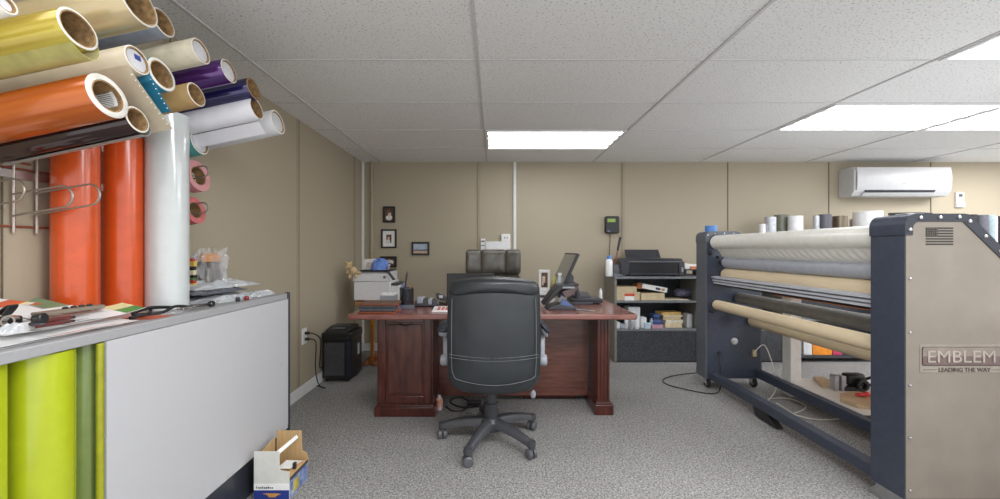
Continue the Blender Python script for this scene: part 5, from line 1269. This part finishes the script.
hung_roll(XL+.115, 1.82, 1.495, .072, .045, PINK, 'pale pink tape roll hanging on the upper hook')
hung_roll(XL+.095, 1.82, 1.335, .062, .05, RED2, 'deeper pink tape roll hanging on the lower hook')

# ------------------------------------------------------------------ things lying on the worktop
def bump(x, y, k=1.0): return k*(.5+.25*math.sin(x*31+y*17)+.25*math.sin(y*43-x*23))
def vsheet(c, z, amp, mats, label, mfn=None, curl=0.0, name='vinyl_sheet', cat='sheet', grp='printed sheets on the worktop', n=22, cside=1):
    """four corners (x, y), in order; curl lifts the v=1 edge"""
    p = [Vector((a[0], a[1], 0)) for a in c]
    def fn(u, v):
        q = p[0].lerp(p[1], u).lerp(p[3].lerp(p[2], u), v)
        e = v if cside else u
        return (q.x, q.y, z+bump(q.x, q.y, amp)+curl*max(0, e-.6)**2/.16+(max(0, -1.2-q.x)*.215 if amp > .0025 else 0))
    o = build(MB().sheet(fn, n, n, .0012, mfn=mfn), name, mats, None, (p[0].x, p[0].y, z))
    return tag(o, label, cat, grp)
SW = mat('sheet_white', (226, 226, 226), rough=.35, var=.03)
SO = mat('sheet_orange', (206, 88, 46), rough=.3); SG = mat('sheet_green', (62, 138, 74), rough=.3); SGD = mat('sheet_dull_green', (112, 132, 100), rough=.4)
SC_ = mat('sheet_cream', (222, 212, 160), rough=.4); SGY = mat('sheet_grey', (150, 144, 146), rough=.4); SB = mat('sheet_brownred', (150, 70, 50), rough=.4)
z = WT+.0015
vsheet([(-1.50, .86), (-1.19, .86), (-1.19, 1.26), (-1.50, 1.24)], z, .003, [SW], 'largest white sheet at the bottom of the pile on the worktop')
z += .0055
vsheet([(-1.36, .90), (-1.185, .93), (-1.178, 1.30), (-1.30, 1.28)], z, .003, [SW, SO], 'white sheet with a thin red orange border along the front of the worktop', lambda u, v: 1 if .90 < u < .94 and .3 < v < .8 else 0)
z += .0055
vsheet([(-1.50, .93), (-1.30, .98), (-1.36, 1.24), (-1.51, 1.20)], z, .004, [SW, SO, SC_], 'sheet with broad orange stripes at the left back of the pile', lambda u, v: 1 if (.15 < u < .4 or .55 < u < .85) and v > .3 else (2 if .4 < u < .5 and v > .4 else 0), curl=.012)
z += .006
vsheet([(-1.42, 1.08), (-1.29, 1.06), (-1.31, 1.252), (-1.46, 1.25)], z, .005, [SW, SGD, SGY], 'sheet with a dull green end lying before the orange rolls', lambda u, v: 1 if v > .72 else (2 if v > .66 else 0), curl=.012)
z += .006
vsheet([(-1.40, .99), (-1.21, .97), (-1.20, 1.24), (-1.345, 1.25)], z, .004, [SW, SGY], 'white sheet with grey lettering blocks on top of the pile', lambda u, v: 1 if (.5 < u < .58 and .1 < v < .7) or (.3 < u < .36 and .2 < v < .6) else 0, curl=.008)
z += .007
vsheet([(-1.31, 1.08), (-1.20, 1.10), (-1.195, 1.345), (-1.27, 1.34)], z, .004, [SW, SC_, SG, SGY], 'curled white sheet with a cream and green end at the right of the pile', lambda u, v: (2 if u > .5 else 1) if v > .72 else (3 if u < .25 and v > .3 else 0), curl=.012)
zt = z+.009
# black punch tool with ring
def top_pt(x, y, z): dd = F*(CZ-z)/(y-VY); return Vector((PX(x, dd), dd, z))
c = Vector((-1.225, 1.02, zt+.004))
t = thing('hole_punch', 'black strap and ring punch tool at the left end of the worktop', 'punch tool', c)
build(MB().sheet(lambda u, v: (c.x-.045+.045*math.sin(PI*(.05+.75*u)), c.y-.03+.02*v, c.z+.02+.035*math.sin(PI*(.1+.8*u))), 20, 4, .004), 'strap', BLACKP, t)
build(MB().lathe([(.011, 0), (.015, 0), (.015, .016), (.011, .016)], c+Vector((.0, -.02, .015)), (.3, -1, .1), 24, closed=True), 'ring', CHROME, t)
build(MB().box(c.x-.065, c.x-.02, c.y-.02, c.y+.02, c.z, c.z+.024), 'base', BLACKP, t, bev=.006)
build(MB().lathe([(0, 0), (.012, 0), (.014, .003), (.014, .02), (.012, .022), (0, .022)], c+Vector((.022, .008, .015)), (1, .2, .1), 24), 'knob', BLACKP, t)
c2 = Vector((-1.205, 1.04, zt-.004))
t = thing('pliers_handle', 'flat black grip tool in front of the punch tool', 'tool', c2)
build(MB().ell(c2+Vector((.006, -.01, .010)), .020, .012, .008, 16, 8), 'grip', DKGREY, t)
build(MB().ell(c2+Vector((-.012, -.03, .007)), .009, .007, .006, 12, 8), 'tip', mat('pinkish_metal', (172, 150, 146), rough=.4), t)
def knife(p, q, r, m, label, tipm=STEEL, name='craft_knife', grp='craft knives on the sheets'):
    p, q = Vector(p), Vector(q); t = thing(name, label, 'craft knife', p, grp); k = p.lerp(q, .62)
    build(MB().cyl(p, k, r, n=12), 'handle', m, t)
    build(MB().cyl(k, p.lerp(q, .7), r*.8, n=12), 'collar', BLACKP, t); build(MB().cyl(p.lerp(q, .7), q, r*.5, r*.15, n=10), 'blade', tipm, t)
RB = mat('red_black_grip', (120, 40, 36), rough=.4, scale=90, rgb2=(34, 30, 30))
knife((-1.225, 1.045, zt+.006), (-1.205, 1.17, zt+.007), .0055, RB, 'red and black craft knife on the sheets, the farther one')
knife((-1.19, 1.02, zt+.001), (-1.178, 1.14, zt+.001), .0045, RB, 'red and black craft knife near the front edge of the worktop')
knife((-1.21, 1.05, zt+.0), (-1.195, 1.12, zt+.0), .003, DKGREY, 'thin dark grey craft knife between the red and black ones')
c = Vector((-1.262, 1.155, zt+.018))
t = thing('squeegee', 'brown felt squeegee with black grip dots on top of the sheets', 'squeegee', c)
build(MB().prism([(c.x-.02, c.y-.07), (c.x+.03, c.y-.075), (c.x+.034, c.y+.085), (c.x+.01, c.y+.1), (c.x-.014, c.y+.07)], c.z, c.z+.009, 'xy'), 'blade', mat('taupe_felt', (128, 118, 104), rough=.7), t, bev=.002)
for i in range(4): build(MB().ell((c.x+.002*i, c.y+.0+.021*i, c.z+.011), .007, .008, .005, 12, 6), 'grip_dot', BLACKP, t)
# crumpled clear bag in the left corner
def crumple(c, rx, ry, h, m, label, seed, name='polybag', cat='plastic bag', grp=None, parent=None, n=30, amp=.3):
    rnd = random.Random(seed); ph = [rnd.uniform(0, 6.28) for _ in range(10)]; fr = [rnd.randint(3, 11) for _ in range(10)]
    def fn(u, v):
        th = u*2*PI; k = 1
        for i in range(5): k += amp*.28*math.sin(fr[i]*th+ph[i]+v*fr[i+3])/(1+i*.3)
        rr = v**.8; hh = (1-v**2.6)*(1+amp*.5*math.sin(fr[5]*th+ph[5]+6*v)+amp*.4*math.sin(fr[6]*th*1+ph[6]-9*v))
        return (c[0]+rx*rr*math.cos(th)*k, c[1]+ry*rr*math.sin(th)*k, c[2]+max(.0012, h*hh))
    o = build(MB().sheet(lambda u, v: fn(u, .02+.98*v), n*2, 12, .001), name, m, parent, c, sharp=25)
    if parent is None: tag(o, label, cat, grp)
    return o
POLY = mat('cloudy_polybag', (214, 218, 222), rough=.14, alpha=.62, spec=1.0, var=.05, scale=20)
POLYC = mat('clear_polybag_film', (226, 230, 234), rough=.10, alpha=.30, spec=1.0, var=.04, scale=20)
POLYD = mat('dark_polybag', (96, 100, 110), rough=.2, alpha=.9, spec=.9, var=.1, scale=20)
crumple((-1.185, .965, zt-.004), .018, .035, .02, POLYC, 'small crumpled clear bag at the left front end of the worktop', 3)
# black tool cable and ring in front of the rolls
z = WT+.009
pts = [(-1.235, 1.33), (-1.225, 1.39), (-1.262, 1.45), (-1.232, 1.50), (-1.245, 1.42), (-1.252, 1.36), (-1.215, 1.43), (-1.225, 1.51), (-1.205, 1.57)]
pz = [.006, .012, .022, .018, .028, .014, .008, .02, .008]
o = build(MB().tube(bez([(a, b, WT+h+.004) for (a, b), h in zip(pts, pz)], 80), .0055, 8), 'cable_bundle', CABLEB); ORG[o.name] = Vector((0, 0, 0))
tag(o, 'black bundled cable on the worktop in front of the standing white roll', 'cable')
t = thing('crimp_tool', 'steel and black crimping tool on the worktop beside the cable bundle', 'tool', (-1.2, 1.55, WT))
build(MB().prism([(-1.215, 1.50), (-1.205, 1.50), (-1.195, 1.63), (-1.205, 1.63)], WT+.010, WT+.018, 'xy').prism([(-1.195, 1.50), (-1.188, 1.50), (-1.192, 1.63), (-1.197, 1.63)], WT+.010, WT+.018, 'xy'), 'steel_jaw', CHROME, t, bev=.002)
build(MB().lathe([(.006, 0), (.013, 0), (.013, .012), (.006, .012)], (-1.197, 1.665, WT+.0135), (.2, -1, 0), 20, closed=True), 'ring', BLACKP, t)
build(MB().cyl((-1.197, 1.652, WT+.0135), (-1.2, 1.60, WT+.0135), .006, n=10), 'shank', BLACKP, t)
o = vsheet([(-1.30, 1.36), (-1.185, 1.36), (-1.18, 1.44), (-1.28, 1.44)], WT+.0015, .002, [SO], 'small orange film scrap on the worktop under the black cable', n=8, grp=None, name='film_scrap', cat='film scrap')
o = vsheet([(-1.21, 1.42), (-1.175, 1.44), (-1.18, 1.50), (-1.21, 1.49)], WT+.003, .004, [POLYC], 'small clear film scrap on the worktop edge', n=8, grp=None, name='film_scrap', cat='film scrap')
# pile of clear bags before the far end
def bagsheet(c, z, h, m, label, seed, name='polybag'):
    rnd = random.Random(seed); a = [rnd.uniform(0, 6.28) for _ in range(6)]
    p = [Vector((q[0], q[1], 0)) for q in c]
    def fn(u, v):
        q = p[0].lerp(p[1], u).lerp(p[3].lerp(p[2], u), v)
        w = math.sin(PI*u)**.4*math.sin(PI*v)**.4
        r_ = .35*math.sin(19*u+a[0]+7*v)+.3*math.sin(23*v+a[1]-9*u)+.25*math.sin(37*u-29*v+a[2])
        return (q.x+.006*math.sin(21*v+a[3]), q.y+.008*math.sin(17*u+a[4]), z+h*w*(.7+.45*r_))
    o = build(MB().sheet(fn, 40, 40, .001), name, m, None, (p[0].x, p[0].y, z), sharp=25); return tag(o, label, 'plastic bag', 'plastic bags at the far end of the worktop')
z = WT+.002
bagsheet([(-1.49, 1.72), (-1.25, 1.74), (-1.20, 2.14), (-1.50, 2.16)], z, .03, POLY, 'widest cloudy plastic bag at the bottom of the pile at the far end', 1); z += .036
bagsheet([(-1.48, 1.74), (-1.30, 1.75), (-1.27, 2.02), (-1.49, 2.05)], z, .028, POLYD, 'dark grey plastic bag in the middle of the pile at the far end', 2); z += .03
bagsheet([(-1.50, 1.78), (-1.33, 1.80), (-1.27, 2.13), (-1.50, 2.14)], z-.012, .04, POLY, 'cloudy plastic bag on top of the dark grey one', 5)
bagsheet([(-1.275, 1.72), (-1.20, 1.75), (-1.19, 1.93), (-1.25, 1.92)], WT+.004, .028, POLYC, 'small clear packet at the front edge of the worktop', 6)
bagsheet([(-1.26, 1.98), (-1.19, 1.98), (-1.185, 2.13), (-1.24, 2.12)], WT+.004, .03, POLYC, 'clear packet nearest the corner post', 8)
for (x, y, m_, lb) in ((-1.19, 1.885, mat('dark_red_plastic', (130, 34, 40), rough=.35), 'tiny dark red cap on the worktop edge among the packets'), (-1.2, 1.835, BLACKP, 'tiny black cap on the worktop edge among the packets')):
    o = build(MB().lathe([(0, 0), (.009, 0), (.011, .004), (.011, .014), (.007, .02), (0, .021)], (x, y, WT+.0005), n=16), 'cap', m_, None, (x, y, WT)); tag(o, lb, 'cap')
# bagged jar
zb = WT+.062
c = (PX(209, 1.95), 1.95, zb)
t = thing('bagged_jar', 'jar with an orange brown lid wrapped in crumpled clear plastic on the bag pile', 'wrapped jar', c)
jr = .046
build(MB().lathe([(0, .002), (jr, .002), (jr*1.03, .02), (jr*1.03, .115), (jr*.95, .12)], c, n=28), 'jar', mat('smoky_jar', (104, 98, 92), rough=.25, var=.2, scale=12), t)
build(MB().lathe([(jr*1.0, .121), (jr*1.04, .125), (jr*1.04, .148), (jr*.8, .16), (0, .164)], c, n=28), 'lid', mat('orange_lid', (206, 142, 84), rough=.45), t)
rnd = random.Random(4); ph = [rnd.uniform(0, 6.28) for _ in range(8)]
def wrapf(u, v):
    th = u*2*PI; z_ = c[2]+.002+.172*v
    k = .058+.008*math.sin(5*th+ph[0]+4*v)+.009*math.sin(9*th+ph[1]-7*v)+.006*math.sin(14*th+ph[2]+9*v)
    k *= (1.05 if v < .8 else 1.05-.2*(v-.8)/.2)
    if v > .75: k += (v-.75)*.07*math.sin(3*th+ph[3])
    return (c[0]+k*1.05*math.cos(th), c[1]+k*.9*math.sin(th), z_+.02*v*math.sin(4*th+ph[4]))
build(MB().sheet(wrapf, 60, 24, .001), 'plastic_wrap', mat('thin_clear_wrap', (230, 232, 235), rough=.08, alpha=.15, spec=1.0), t, sharp=20)
x = PX(193, 1.84)
t = thing('patterned_packet', 'small packet with red, black and green stripes beside the wrapped jar', 'packet', (x, 1.835, WT+.066))
m = MB(); zz = WT+.066
for i, (h, k) in enumerate(((.02, 0), (.012, 1), (.014, 2), (.012, 3), (.022, 4), (.018, 3), (.024, 0))):
    m.box(x-.024, x+.012-.003*(i % 3), 1.825, 1.845, zz, zz+h, k); zz += h
build(m, 'striped_cover', [mat('stripe_yellow', (206, 176, 84), rough=.5), mat('stripe_red', (178, 46, 40), rough=.5), mat('stripe_green', (92, 120, 72), rough=.5), BLACKP, mat('stripe_cream', (222, 210, 178), rough=.5)], t, smooth=False)
build(MB().ell((x-.004, 1.835, zz+.004), .014, .010, .010, 12, 8), 'red_tip', mat('stripe_red', (178, 46, 40)), t)

# ------------------------------------------------------------------ stepped carton on the floor
BX = -1.112; BY0, BY1 = 1.815, 1.985; x1 = PX(278.5, BY0); x2 = PX(288.5, BY0)-.0; bz1 = .229; bz2 = PZ(470.5, BY0)
t = thing('stepped_carton', 'open stepped display carton, white and blue outside, standing against the counter', 'carton', ((BX+x2)/2, (BY0+BY1)/2, 0))
CW_ = mat('carton_white', (214, 214, 208), rough=.55, var=.02); CB = mat('carton_inside', (190, 158, 112), rough=.75, var=.05, stretch=(6, 6, .5))
prof = [(BX, 0), (x2+.035, 0), (x2+.035, bz2-.02), (x2+.01, bz2), (x1+.002, bz2+.004), (x1, bz2+.02), (x1, bz1), (BX, bz1)]
fprof = [(BX, 0), (x2, 0), (x2, bz2-.006), (x1+.004, bz2), (x1, bz2+.02), (x1, bz1), (BX, bz1)]
build(MB().prism(fprof, BY0, BY0+.004, 'xz'), 'front_wall', CW_, t, smooth=False)
bprof = [(BX+.05, 0), (x2+.075, 0), (x2+.075, .155), (x2+.06, .195), (x2+.04, .195), (x2+.04, PZ(430, BY1)), (BX+.02, PZ(430, BY1))]
build(MB().prism([(BX, 0), (PX(307, BY1), 0), (PX(307.5, BY1), PZ(459, BY1)), (PX(306, BY1), PZ(452.5, BY1)), (PX(301.5, BY1), PZ(451, BY1)), (PX(300.7, BY1), PZ(430.5, BY1)), (PX(276, BY1), PZ(430.5, BY1)), (PX(276, BY1), .1), (BX, .1)], BY1, BY1+.004, 'xz'), 'back_wall', CB, t, smooth=False)
build(MB().prism([(BY0+.004, .0), (BY1, .0), (BY1, .215), (BY0+.004, .195)], BX, BX+.004, 'yz'), 'side_wall', CB, t, smooth=False)
# right wall slants outward to the back
a0, a1 = Vector((x2-.004, BY0+.0045, 0)), Vector((PX(307, BY1)-.004, BY1-.0005, 0))
vs = []
for off in (0, .004):
    for p, h in ((a0, 0), (a1, 0), (a1, PZ(459, BY1)), (a0.lerp(a1, .55), .135), (a0.lerp(a1, .45), .142), (a0, bz2-.008)): vs.append(p+Vector((off, -off*.0, h)))
m = MB().add(vs, [(5, 4, 3, 2, 1, 0), (6, 7, 8, 9, 10, 11)]+[(i, (i+1) % 6, (i+1) % 6+6, i+6) for i in range(6)])
sw = build(m, 'side_wall', mat('carton_tan_side', (206, 164, 112), rough=.7), t, smooth=False)
# printed bands: strip on the front, and on the right side
build(MB().box(BX, x2-.0005, BY0-.001, BY0, PZ(490, BY0), PZ(483.8, BY0)), 'label_strip', PAPER, t, smooth=False)
m = MB()
for i, w_ in enumerate((.006, .009, .008, .007, .010, .009, .008, .007, .009)):
    xx = PX(255.8, BY0)+.0088*i; m.box(xx, xx+w_*.75, BY0-.0016, BY0-.001, PZ(488.3, BY0), PZ(488.3, BY0)+(.006 if i % 3 else .009))
build(m, 'print_mark', mat('dark_print', (70, 60, 80)), t, smooth=False)['kind'] = 'stuff'
build(MB().box(BX, x2-.0005, BY0-.001, BY0, .004, PZ(490.1, BY0)), 'blue_band', mat('carton_blue', (34, 54, 132), rough=.45, var=.08), t, smooth=False)
ez = PZ(494.8, BY0); ex_ = PX(271.5, BY0)
build(MB().prism([(ex_-.045, ez+.006), (ex_-.02, ez+.008), (ex_, ez+.008), (ex_+.02, ez+.008), (ex_+.042, ez+.004), (ex_+.022, ez-.002), (ex_+.015, ez-.01), (ex_-.015, ez-.01), (ex_-.022, ez)], BY0-.0018, BY0-.001, 'xz'), 'emblem', mat('carton_gold', (196, 140, 70), rough=.5), t, smooth=False)
def sideband(f0, f1, h0, h1, m_, nm):
    e = Vector((.0047, -.0005, 0)); p, q = a0.lerp(a1, f0)+e, a0.lerp(a1, f1)+e
    build(MB().add([p+Vector((0, 0, h0)), q+Vector((0, 0, h0)), q+Vector((0, 0, h1)), p+Vector((0, 0, h1)), p+Vector((.0008, 0, h0)), q+Vector((.0008, 0, h0)), q+Vector((.0008, 0, h1)), p+Vector((.0008, 0, h1))],
          [(3, 2, 1, 0), (4, 5, 6, 7), (0, 1, 5, 4), (1, 2, 6, 5), (2, 3, 7, 6), (3, 0, 4, 7)]), nm, m_, t, smooth=False)
sideband(0.0, 1.0, .004, .088, mat('carton_pale_blue', (168, 186, 210), rough=.5, scale=40, rgb2=(84, 104, 160)), 'side_print')
sideband(.18, .5, .02, .075, mat('carton_yellow', (222, 204, 96), rough=.5), 'side_print')
sideband(0.0, 1.0, .0885, .105, DKGREY, 'side_print')
# tucked flap and brace across the opening
p, q = Vector((x1-.004, BY0+.006, bz1-.012)), Vector((PX(297.5, BY1-.02), BY1-.02, PZ(437, BY1-.02)))
m = MB().add([p, q, q+Vector((-.012, .008, .008)), p+Vector((-.012, .0, .010)), p-Vector((0, 0, .004)), q-Vector((0, 0, .004)), q+Vector((-.012, .008, .004)), p+Vector((-.012, 0, .006))], [(0, 1, 2, 3), (7, 6, 5, 4), (0, 4, 5, 1), (1, 5, 6, 2), (2, 6, 7, 3), (3, 7, 4, 0)])
build(m, 'fold_flap', PAPER, t, smooth=False)
vsheet([(x1-.03, BY0+.02), (x2-.005, BY0+.02), (x2+.015, BY0+.1), (x1-.02, BY0+.1)], bz2-.012, .012, [PAPER], 'crumpled white paper inside the stepped carton', n=10, grp=None, name='crumpled_paper', cat='paper')
bk_ = build(MB().box(x2+.004, x2+.018, BY0+.02, BY0+.036, .135, .165), 'tape_clip', BLACKP, None, (x2, BY0+.02, .13), bev=.003); tag(bk_, 'small black clip on the rim of the stepped carton', 'clip')

# ------------------------------------------------------------------ camera, world, colour
cam = bpy.data.cameras.new('camera'); co = bpy.data.objects.new('camera', cam); COL.objects.link(co)
co.location = (0, 0, CZ); co.rotation_euler = (R(90), 0, 0); cam.sensor_width = 36; cam.lens = F/1000*36
cam.shift_x = .0053; cam.shift_y = .0006; cam.clip_start = .05; SC.camera = co
w = bpy.data.worlds.new('world'); SC.world = w; w.use_nodes = True
w.node_tree.nodes['Background'].inputs['Color'].default_value = (.98, .99, 1, 1); w.node_tree.nodes['Background'].inputs['Strength'].default_value = 1.1
SC.view_settings.view_transform = 'Standard'; SC.view_settings.look = 'None'; SC.view_settings.gamma = 1; SC.view_settings.exposure = .42
SC.view_settings.use_curve_mapping = False
